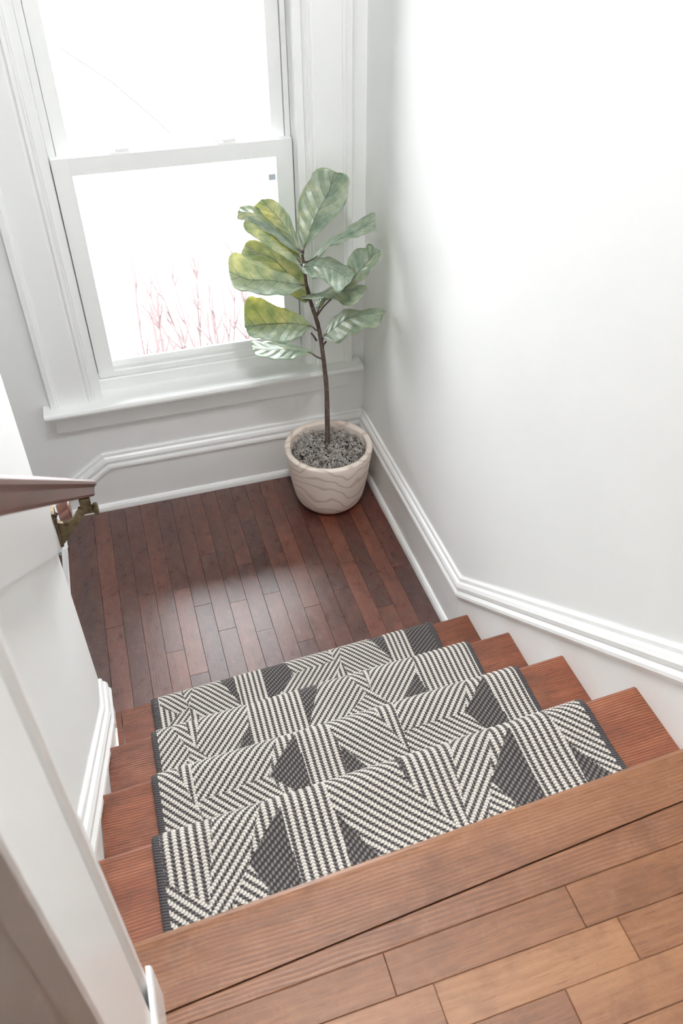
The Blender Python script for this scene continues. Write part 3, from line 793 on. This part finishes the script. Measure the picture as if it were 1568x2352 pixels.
DIRS = {'V': 90.0, '/': 47.0, 'b': -48.0, 'D': 84.0}
fdir = np.array([math.radians(DIRS[f[1]]) for f in FACETS] + [math.radians(90)])
fref = np.array([(f[2][2] if f[1] == '/' else f[2][0]) if f[1] in '/b' else (0.0, 0.0) for f in FACETS] + [(0.0, 0.0)])
fpitch = np.array([PITCH[f[1]] for f in FACETS] + [PITCH['V']])
fdark = np.array([1.0 if f[1] == 'D' else 0.0 for f in FACETS] + [0.0])


def weave(px, py, ids):
    a = fdir[ids]; rx = px - fref[ids, 0]; ry = py - fref[ids, 1]
    u = (-np.sin(a) * rx + np.cos(a) * ry) / fpitch[ids]
    v = np.cos(a) * rx + np.sin(a) * ry
    return u, v


vid = facets_of(GX, PY, P[GI.astype(int), 2])
u, v = weave(GX, PY, vid)
prof = 0.5 - 0.5 * np.cos(2 * np.pi * u)
dk = fdark[vid]
hgt = np.where(dk > 0.5, 0.0006 * (0.5 - 0.5 * np.cos(2 * np.pi * u * 2.2)), 0.0021 * prof ** 0.7)
# stitches along each rib
hgt = hgt + 0.0004 * np.sin(2 * np.pi * v / 0.0064) * prof
# outward normals of the path
dP = np.gradient(P[:, :2], axis=0); ln = np.hypot(dP[:, 0], dP[:, 1]) + 1e-9
ny_, nz_ = dP[:, 1] / ln, -dP[:, 0] / ln
YY = P[GI.astype(int), 0] + skew + ny_[GI.astype(int)] * hgt
ZZ = P[GI.astype(int), 1] + nz_[GI.astype(int)] * hgt
co = np.stack([GX, YY, ZZ], -1).reshape(-1, 3)
org = np.array([-0.6, -1.7, 0.0])
co = co - org
ii, jj = np.meshgrid(np.arange(NP - 1), np.arange(NX - 1), indexing='ij')
q = np.stack([ii * NX + jj, ii * NX + jj + 1, (ii + 1) * NX + jj + 1, (ii + 1) * NX + jj], -1).reshape(-1, 4)
fx = (GX[:-1, :-1] + GX[:-1, 1:]) / 2; fy = (PY[:-1, :-1] + PY[1:, 1:]) / 2
ftr = P[GI[:-1, :-1].astype(int), 2]
fid = facets_of(fx, fy, ftr).reshape(-1)
cx_ = GX.reshape(-1)[q]; cy_ = PY.reshape(-1)[q]
uu, vv = weave(cx_, cy_, np.repeat(fid[:, None], 4, 1))
me = bpy.data.meshes.new('pile')
me.vertices.add(len(co)); me.vertices.foreach_set('co', co.astype(np.float32).ravel())
me.loops.add(q.size); me.loops.foreach_set('vertex_index', q.astype(np.int32).ravel())
me.polygons.add(len(q)); me.polygons.foreach_set('loop_start', np.arange(0, q.size, 4, dtype=np.int32)); me.polygons.foreach_set('loop_total', np.full(len(q), 4, dtype=np.int32))
me.polygons.foreach_set('use_smooth', np.ones(len(q), dtype=bool))
uvl = me.uv_layers.new(name='weave')
uvl.data.foreach_set('uv', np.stack([uu, vv], -1).astype(np.float32).ravel())
at = me.attributes.new('dark_weave', 'FLOAT', 'FACE'); at.data.foreach_set('value', fdark[fid].astype(np.float32))
me.update(); me.validate()


def runner_mat():
    t = NT('woven_runner')
    uv = t.n.new('ShaderNodeUVMap'); uv.uv_map = 'weave'
    sp = t.n.new('ShaderNodeSeparateXYZ'); t.l.new(uv.outputs[0], sp.inputs[0])
    U, V = sp.outputs[0], sp.outputs[1]
    dk = t.n.new('ShaderNodeAttribute'); dk.attribute_name = 'dark_weave'
    D = dk.outputs['Fac']
    fr = t.math('FRACT', U)
    d = t.math('ABSOLUTE', t.math('SUBTRACT', fr, 0.5))                 # 0 at rib centre, .5 in the groove
    # herringbone stitches: phase leans out from the rib centre
    ph = t.math('ADD', t.math('MULTIPLY', V, 2 * math.pi / 0.0066), t.math('MULTIPLY', d, 7.0))
    st = t.math('ADD', t.math('MULTIPLY', t.math('SINE', ph), 0.5), 0.5)
    nz = t.noise(t.coord('Object'), 420, 2, 0.7)
    light = t.math('ADD', t.math('MULTIPLY', t.math('SUBTRACT', 0.305, d), 9.0), t.math('MULTIPLY', t.math('SUBTRACT', st, 0.5), 1.1), clamp=True)
    yarn = t.mix(st, RUN_MID, RUN_LIGHT)
    yarn = t.mix(t.math('MULTIPLY', t.math('SUBTRACT', nz, 0.45, clamp=True), 1.5, clamp=True), yarn, RUN_MID)
    # dark grooves carry their own darker stitches
    ph2 = t.math('SUBTRACT', t.math('MULTIPLY', V, 2 * math.pi / 0.0085), t.math('MULTIPLY', fr, 6.28))
    st2 = t.math('POWER', t.math('ADD', t.math('MULTIPLY', t.math('SINE', ph2), 0.5), 0.5), 2.0)
    groove = t.mix(st2, RUN_DARK, RUN_GREY)
    rib = t.mix(light, groove, yarn)
    # dark facets: fine charcoal weave with grey flecks
    f3 = t.math('FRACT', t.math('MULTIPLY', U, 2.7)); row = t.math('FLOOR', t.math('MULTIPLY', U, 2.7))
    ph3 = t.math('ADD', t.math('MULTIPLY', V, 2 * math.pi / 0.0145), t.math('MULTIPLY', row, 2.3))
    s3 = t.math('ADD', t.math('MULTIPLY', t.math('SINE', ph3), 0.5), 0.5)
    e3 = t.math('SUBTRACT', 1.0, t.math('MULTIPLY', t.math('ABSOLUTE', t.math('SUBTRACT', f3, 0.5)), 2.0))
    fleck = t.math('MULTIPLY', t.math('MULTIPLY', t.math('SUBTRACT', s3, 0.25, clamp=True), 1.6, clamp=True), t.math('POWER', e3, 0.6), clamp=True)
    darkw = t.mix(fleck, RUN_DARK, RUN_FLECK)
    c = t.mix(D, rib, darkw)
    t.base(c)
    t.b.inputs['Roughness'].default_value = 0.85
    t.b.inputs['Specular IOR Level'].default_value = 0.15
    hb = t.math('ADD', t.math('MULTIPLY', light, 0.5), t.math('MULTIPLY', st, 0.5))
    hd = t.math('MULTIPLY', fleck, 1.0)
    mixh = t.math('ADD', t.math('MULTIPLY', hb, t.math('SUBTRACT', 1.0, D)), t.math('MULTIPLY', hd, D))
    t.bump(mixh, 0.55, 0.0025)
    return t.m


RUN_LIGHT = rgb(226, 221, 212); RUN_MID = rgb(166, 160, 152); RUN_DARK = rgb(58, 55, 55); RUN_GREY = rgb(118, 113, 110); RUN_FLECK = rgb(134, 128, 125)
run = tag(empty('stair_runner', tuple(org)), 'grey and cream geometric woven runner laid down the stair treads', 'rug')
po = bpy.data.objects.new('pile', me); COL.objects.link(po); po.parent = run; me.materials.append(runner_mat())

# overcast charcoal binding along both edges: a cord wrapped with yarn loops
t = NT('charcoal_binding')
uv = t.n.new('ShaderNodeUVMap'); uv.uv_map = 'wrap'
sp = t.n.new('ShaderNodeSeparateXYZ'); t.l.new(uv.outputs[0], sp.inputs[0])
ph = t.math('ADD', t.math('MULTIPLY', sp.outputs[0], 2 * math.pi / 0.0052), t.math('MULTIPLY', sp.outputs[1], 2.4))
st = t.math('ADD', t.math('MULTIPLY', t.math('SINE', ph), 0.5), 0.5)
t.base(t.mix(st, rgb(34, 32, 33), rgb(92, 88, 90))); t.b.inputs['Roughness'].default_value = 0.85; t.bump(st, 0.7, 0.002)
M_bind = t.m
step = 3
for xe, sg in ((X0, -1), (X1, 1)):
    pts = P[::step]; vs = []; uvv = []; NS = 9
    s_acc = 0; prev = None
    for k in range(len(pts)):
        y, z = pts[k, 0] + SK * (xe + 0.6), pts[k, 1]
        kk = k * step; nY, nZ = ny_[kk], nz_[kk]
        if prev is not None: s_acc += math.hypot(y - prev[0], z - prev[1])
        prev = (y, z)
        wob = 0.0005 * math.sin(s_acc / 0.0052 * 2 * math.pi)
        for m in range(NS):
            a = 2 * math.pi * m / NS
            ox = math.cos(a) * (0.0105 + wob); on = math.sin(a) * (0.0050 + wob) - 0.0030
            vs.append((xe + sg * 0.004 + ox + 0.6, y + nY * on + 1.7, z + nZ * on)); uvv.append((s_acc, a))
    m2 = bpy.data.meshes.new('binding')
    fs = [(k * NS + m, k * NS + (m + 1) % NS, (k + 1) * NS + (m + 1) % NS, (k + 1) * NS + m) for k in range(len(pts) - 1) for m in range(NS)]
    m2.from_pydata(vs, [], fs)
    ul = m2.uv_layers.new(name='wrap')
    for l in m2.loops: ul.data[l.index].uv = uvv[l.vertex_index]
    m2.polygons.foreach_set('use_smooth', [True] * len(m2.polygons)); m2.materials.append(M_bind)
    bo = bpy.data.objects.new('binding', m2); COL.objects.link(bo); bo.parent = run
    tag(bo, 'charcoal overcast edge binding')

# ------------------------------------------------------------------ potted plant
PC = Vector((-0.220, -0.224, 0.0))
plant = tag(empty('potted_fiddle_leaf_fig', PC), 'young fiddle leaf fig in a pale wood grain pot in the landing corner', 'plant')


def lathe(name, prof, mat, parent, seg=64):
    vs = []; n = len(prof)
    for k in range(seg):
        a = 2 * math.pi * k / seg
        for r, z in prof: vs.append((r * math.cos(a), r * math.sin(a), z))
    fs = [(k * n + i, k * n + i + 1, ((k + 1) % seg) * n + i + 1, ((k + 1) % seg) * n + i) for k in range(seg) for i in range(n - 1)]
    me = bpy.data.meshes.new(name); me.from_pydata(vs, [], fs)
    bm = bmesh.new(); bm.from_mesh(me); bmesh.ops.remove_doubles(bm, verts=bm.verts, dist=1e-5); bmesh.ops.recalc_face_normals(bm, faces=bm.faces); bm.to_mesh(me); bm.free()
    me.polygons.foreach_set('use_smooth', [True] * len(me.polygons))
    return link(name, me, mat, parent, PC)


t = NT('pale_wood_pot')
co = t.coord('Object')
sep = t.n.new('ShaderNodeSeparateXYZ'); t.l.new(co, sep.inputs[0])
nz = t.noise(t.mapping(co, (1, 1, 0.8)), 4.6, 2, 0.45)
wv = t.math('ADD', t.math('MULTIPLY', sep.outputs[2], 150.0), t.math('MULTIPLY', nz, 46.0))
ln_ = t.math('POWER', t.math('ADD', t.math('MULTIPLY', t.math('SINE', wv), 0.5), 0.5), 9.0)
ln2 = t.math('POWER', t.math('ADD', t.math('MULTIPLY', t.math('SINE', t.math('MULTIPLY', wv, 3.1)), 0.5), 0.5), 3.0)
fine = t.noise(t.mapping(co, (6, 6, 60)), 8, 3)
c = t.mix(t.math('MULTIPLY', ln2, 0.22), rgb(248, 235, 224), rgb(234, 217, 204))
c = t.mix(t.math('MULTIPLY', ln_, 0.75), c, rgb(196, 172, 156))
c = t.mix(t.math('MULTIPLY', fine, 0.25), c, rgb(238, 228, 218))
t.base(c); t.b.inputs['Roughness'].default_value = 0.6; t.bump(ln_, 0.06, 0.003)
M_pot = t.m
lathe('pot', [(0.0, 0.0), (0.085, 0.0), (0.106, 0.003), (0.122, 0.011), (0.134, 0.026), (0.143, 0.048), (0.154, 0.1), (0.165, 0.17), (0.174, 0.235), (0.1785, 0.272), (0.177, 0.278), (0.172, 0.2795), (0.159, 0.2785), (0.155, 0.276), (0.153, 0.268), (0.15, 0.2), (0.0, 0.2)], M_pot, plant)
# soil mound under the moss
t = NT('dry_moss_bed'); n_ = t.noise(t.coord('Object'), 90, 4, 0.7); t.base(t.ramp(n_, [(0.35, rgb(30, 25, 23)), (0.7, rgb(80, 72, 66))])); t.b.inputs['Roughness'].default_value = 0.95; t.bump(n_, 0.8, 0.01)
lathe('moss_bed', [(0.1505, 0.242), (0.12, 0.248), (0.08, 0.253), (0.04, 0.257), (0.0, 0.26)], t.m, plant, 32)
bm = bmesh.new()
for k in range(1700):
    a = random.random() * 2 * math.pi; r = 0.144 * math.sqrt(random.random())
    p = Vector((r * math.cos(a), r * math.sin(a), 0.250 + 0.012 * (1 - r / 0.15) + random.random() * 0.008))
    d = Vector((random.gauss(0, 1), random.gauss(0, 1), random.gauss(0.15, 0.6))).normalized()
    ax = Vector((random.gauss(0, 1), random.gauss(0, 1), random.gauss(0, 1))).normalized()
    pts = [p.copy()]; turn = random.choice((-1, 1)) * random.uniform(0.35, 0.95)
    for s in range(6):
        p = p + d * random.uniform(0.0035, 0.006)
        if math.hypot(p.x, p.y) > 0.148: p.x *= 0.96; p.y *= 0.96
        p.z = min(max(p.z, 0.246), 0.276)
        pts.append(p.copy()); d.rotate(Matrix.Rotation(turn, 3, ax)); d.normalize()
    tube(bm, pts, random.uniform(0.0007, 0.0014), 3, False)
t = NT('dry_moss'); n_ = t.noise(t.coord('Object'), 45, 3, 0.7); t.base(t.ramp(n_, [(0.34, rgb(110, 100, 94)), (0.47, rgb(206, 197, 190)), (0.6, rgb(248, 243, 238))])); t.b.inputs['Roughness'].default_value = 0.9
moss = bm_obj('dry_moss', bm, t.m, plant, True, PC); tag(moss, 'curly grey dry moss', kind='stuff')

# stem
STEM = [Vector(q) for q in STEM_PTS]
t = NT('fig_bark'); n_ = t.noise(t.mapping(t.coord('Object'), (1, 1, 0.3)), 160, 4, 0.7); t.base(t.ramp(n_, [(0.3, rgb(62, 48, 44)), (0.6, rgb(112, 94, 86)), (0.8, rgb(150, 134, 124))])); t.b.inputs['Roughness'].default_value = 0.8; t.bump(n_, 0.5, 0.004)
M_bark = t.m


def smooth_pts(pts, n):
    out = []; m = len(pts)
    for k in range(n):
        f = k / (n - 1) * (m - 1); i = min(int(f), m - 2); a = f - i
        p0, p1, p2, p3 = pts[max(i - 1, 0)], pts[i], pts[i + 1], pts[min(i + 2, m - 1)]
        out.append(0.5 * ((2 * p1) + (p2 - p0) * a + (2 * p0 - 5 * p1 + 4 * p2 - p3) * a * a + (3 * p1 - p0 - 3 * p2 + p3) * a ** 3))
    return out


bm = bmesh.new()
sp_ = smooth_pts([Vector((STEM[0].x, STEM[0].y, 0.215))] + STEM, 44)
tube(bm, [q - PC for q in sp_], [0.0108 - 0.0062 * (k / 43) + random.uniform(-0.0004, 0.0005) for k in range(44)], 10)
stem = bm_obj('stem', bm, M_bark, plant, True, PC)
for a, b in (((-0.247, -0.188, 0.737), (-0.266, -0.184, 0.770)), ((-0.229, -0.194, 0.706), (-0.214, -0.199, 0.733))):
    bm = bmesh.new(); a, b = Vector(a), Vector(b); tube(bm, [a - PC, (a + b) / 2 - PC + Vector((0, 0, 0.002)), b - PC], [0.004, 0.0034, 0.0038], 8)
    o = bm_obj('twig_stub', bm, M_bark, plant, True, PC); 


def leaf_mat():
    t = NT('fig_leaf')
    uv = t.n.new('ShaderNodeUVMap'); uv.uv_map = 'leaf'
    sp = t.n.new('ShaderNodeSeparateXYZ'); t.l.new(uv.outputs[0], sp.inputs[0])
    U, V = sp.outputs[0], sp.outputs[1]                    # U along 0..1, V across -1..1
    av = t.math('ABSOLUTE', V)
    ph = t.math('FRACT', t.math('ADD', t.math('MULTIPLY', t.math('SUBTRACT', U, t.math('MULTIPLY', av, 0.22)), 6.5), 0.2))
    vein = t.math('SUBTRACT', 1.0, t.math('MULTIPLY', t.math('ABSOLUTE', t.math('SUBTRACT', ph, 0.5)), 16.0), clamp=True)
    vein = t.math('MULTIPLY', vein, t.math('SUBTRACT', 1.05, av, clamp=True))
    mid = t.math('SUBTRACT', 1.0, t.math('MULTIPLY', av, 22.0), clamp=True)
    vv = t.math('MAXIMUM', vein, mid)
    nz = t.noise(t.coord('Object'), 26, 4, 0.6)
    c = t.ramp(nz, [(0.3, rgb(140, 166, 152)), (0.55, rgb(172, 192, 182)), (0.75, rgb(208, 220, 212))])
    c = t.mix(t.math('MULTIPLY', vv, 0.55), c, rgb(92, 112, 84))
    t.base(c); t.b.inputs['Roughness'].default_value = 0.30; t.b.inputs['Specular IOR Level'].default_value = 0.8
    hb = t.math('SUBTRACT', t.math('MULTIPLY', t.math('ABSOLUTE', t.math('SUBTRACT', ph, 0.5)), 1.0), t.math('MULTIPLY', mid, 0.4))
    t.bump(hb, 0.55, 0.008)
    tr = t.n.new('ShaderNodeBsdfTranslucent')
    tc = t.ramp(nz, [(0.3, rgb(168, 176, 30)), (0.7, rgb(236, 222, 84))])
    tc = t.mix(t.math('MULTIPLY', vv, 0.8), tc, rgb(70, 80, 26))
    t.l.new(tc, tr.inputs[0])
    mx = t.n.new('ShaderNodeMixShader'); mx.inputs[0].default_value = LEAF_TRANS
    t.l.new(t.b.outputs[0], mx.inputs[1]); t.l.new(tr.outputs[0], mx.inputs[2]); t.l.new(mx.outputs[0], t.out.inputs[0])
    return t.m


LEAF_TRANS = 0.46
M_leaf = leaf_mat()
NU, NV = 22, 12
for li, rows in enumerate(LEAVES):
    E0 = smooth_pts([Vector(r[0]) for r in rows], NU); E1 = smooth_pts([Vector(r[1]) for r in rows], NU); E2 = smooth_pts([Vector(r[2]) for r in rows], NU)
    n4 = len(rows) - 2; k4 = int(math.ceil(n4 / (n4 + 1) * (NU - 1)))
    A0, A1, A2 = (Vector(rows[-2][k]) for k in range(3)); B0, B1, B2 = (Vector(rows[-1][k]) for k in range(3))
    o0, o2 = E0[k4] - E1[k4], E2[k4] - E1[k4]; m4 = E1[k4].copy()
    for i in range(k4, NU):                         # broad rounded tip
        th = (i - k4) / (NU - 1 - k4) * math.pi / 2
        E1[i] = m4 + (B1 - m4) * math.sin(th)
        E0[i] = E1[i] + o0 * math.cos(th) + (B0 - B1) * math.sin(th); E2[i] = E1[i] + o2 * math.cos(th) + (B2 - B1) * math.sin(th)
    vs = []; uvs = []
    L_ = (Vector(rows[-1][1]) - Vector(rows[0][1])).length
    for i in range(NU):
        f = i / (NU - 1)
        d = (E1[min(i + 1, NU - 1)] - E1[max(i - 1, 0)]).normalized()
        nrm = d.cross(E2[i] - E0[i])
        nrm = nrm.normalized() if nrm.length > 1e-7 else Vector((0, 0, 1))
        for j in range(NV + 1):
            v = -1 + 2 * j / NV
            e = E0[i] if v < 0 else E2[i]
            a = abs(v)
            # round the two end rows into a tip and a base
            q = E1[i] + (e - E1[i]) * a
            arch = (a - a * a) * 0.16 * (e - E1[i]).length
            rip = 0.0055 * math.sin(2 * math.pi * 6.5 * (f - 0.22 * a)) * a * (1.25 - a) * math.sin(math.pi * f)
            edge = 0.004 * a ** 4 * math.sin(2 * math.pi * (3.3 * f + 0.3 * li + (0.4 if v > 0 else 0))) * math.sin(math.pi * f)
            q = q + nrm * (rip + edge - arch) + (d * 0.0)
            vs.append(q - PC); uvs.append((f, v))
    base = E1[0] - PC; tipd = (E1[-1] - E1[-2]).normalized()
    fs = [(i * (NV + 1) + j, i * (NV + 1) + j + 1, (i + 1) * (NV + 1) + j + 1, (i + 1) * (NV + 1) + j) for i in range(NU - 1) for j in range(NV)]
    # rounded tip
    tip = len(vs); vs.append(E1[-1] + (B1 - m4).normalized() * 0.002 - PC); uvs.append((1.0, 0.0))
    for j in range(NV): fs.append(((NU - 1) * (NV + 1) + j, (NU - 1) * (NV + 1) + j + 1, tip))
    bt = len(vs); vs.append(base - (E1[1] - E1[0]).normalized() * 0.006); uvs.append((0.0, 0.0))
    for j in range(NV): fs.append((j + 1, j, bt))
    me = bpy.data.meshes.new('leaf'); me.from_pydata([tuple(q) for q in vs], [], fs)
    ul = me.uv_layers.new(name='leaf')
    for l in me.loops: ul.data[l.index].uv = uvs[l.vertex_index]
    me.polygons.foreach_set('use_smooth', [True] * len(me.polygons))
    leaf = link('leaf', me, M_leaf, plant, PC)
    so = leaf.modifiers.new('thickness', 'SOLIDIFY'); so.thickness = 0.0011; so.offset = 0
    # petiole down to the stem
    b0 = E1[0]; sp0 = min(sp_, key=lambda s: (s - (b0 - Vector((0, 0, 0.03)))).length)
    mid_ = (b0 + sp0) / 2 + Vector((0, 0, -0.004))
    ctl = [sp0, mid_, b0, E1[2]]
    if li == 9: ctl = [Vector((-0.246, -0.188, 0.832)), Vector((-0.226, -0.205, 0.875)), Vector((-0.195, -0.235, 0.925)), b0, E1[2]]
    bm = bmesh.new(); tube(bm, [q - PC for q in smooth_pts(ctl, 9)], [0.0036 - 0.0002 * k for k in range(9)], 7)
    bm_obj('petiole', bm, M_bark, leaf, True, PC)

# ------------------------------------------------------------------ outside
tag(box('ground', (-7, 0.15, -2.6), (8, 14, -2.5), M_snow), kind='structure')
house = tag(empty('neighbour_house', (0, 5.2, -2.5)), 'white clapboard house wall seen through the window glass', 'house')
box('wall', (-6, 5.06, -2.5), (7, 5.3, 1.96), M_siding, house)
bm = bmesh.new()
for (a, b) in [((-6, -0.012, -0.075), (-6, 0.0, 0.075)),]:
    pass
cl = bpy.data.meshes.new('clapboard')
cl.from_pydata([(-6.5, -0.026, -0.07), (6.5, -0.026, -0.07), (6.5, -0.004, 0.07), (-6.5, -0.004, 0.07), (-6.5, 0.008, -0.07), (6.5, 0.008, -0.07), (6.5, 0.008, 0.07), (-6.5, 0.008, 0.07)], [],
               [(0, 1, 2, 3), (4, 7, 6, 5), (0, 4, 5, 1), (3, 2, 6, 7), (0, 3, 7, 4), (1, 5, 6, 2)])
cl.materials.append(M_siding)
for k in range(32):
    o = bpy.data.objects.new('clapboard', cl); COL.objects.link(o); o.parent = house; o.location = Vector((0.5, 5.06, -2.4 + 0.14 * k)) - world_loc(house)
t = NT('grey_cable'); t.base(rgb(66, 66, 66)); M_cable = t.m
bm = bmesh.new()
tube(bm, [(-0.95, 5.02, 0.76), (-0.60, 5.02, 0.49), (-0.33, 5.02, 0.22), (-0.15, 5.02, 0.02)], 0.008, 6)
tag(bm_obj('cable', bm, M_cable), 'thin grey cable slanting across the white house siding', 'cable')
M_twig = paint('red_twig_bark', rgb(94, 78, 79), 0.8)


def shrub(x, y, h, n, sd):
    r = random.Random(sd)
    o = tag(empty('bare_shrub', (x, y, -2.5)), None, None)
    for k in range(n):
        bm = bmesh.new()
        p = Vector((x + r.uniform(-0.12, 0.12), y + r.uniform(-0.12, 0.12), -2.5)); d = Vector((r.gauss(0, 0.13), r.gauss(0, 0.10), 1)).normalized()
        pts = [p.copy()]; L = h * r.uniform(0.86, 1.02); m = 9
        for s in range(m):
            p = p + d * L / m; d = (d + Vector((r.gauss(0, 0.06), r.gauss(0, 0.06), 0.04))).normalized(); pts.append(p.copy())
        tube(bm, pts, [0.014 - 0.009 * s / m for s in range(m + 1)], 5)
        for b in range(8):
            i = r.randint(m // 2, m - 1); q = pts[i].copy(); e = (d + Vector((r.gauss(0, 0.45), r.gauss(0, 0.3), 0.3))).normalized(); bp = [q.copy()]
            for s in range(4):
                q = q + e * r.uniform(0.04, 0.085); e = (e + Vector((r.gauss(0, 0.12), r.gauss(0, 0.12), 0.10))).normalized(); bp.append(q.copy())
            tube(bm, bp, [0.008, 0.007, 0.006, 0.005, 0.0035], 4)
        bm_obj('branch', bm, M_twig, o)
    return o


tag(shrub(-0.24, 3.1, 2.28, 6, 5), 'tallest reddish bare shrub outside between two lower shrubs', 'shrub', 'bare shrubs outside')
tag(shrub(-0.15, 2.2, 2.66, 9, 3), 'dense reddish bare shrub outside right behind the fig leaves', 'shrub', 'bare shrubs outside')
tag(shrub(-0.72, 2.2, 2.60, 7, 9), 'sparse bare shrub outside standing apart from the two denser shrubs', 'shrub', 'bare shrubs outside')
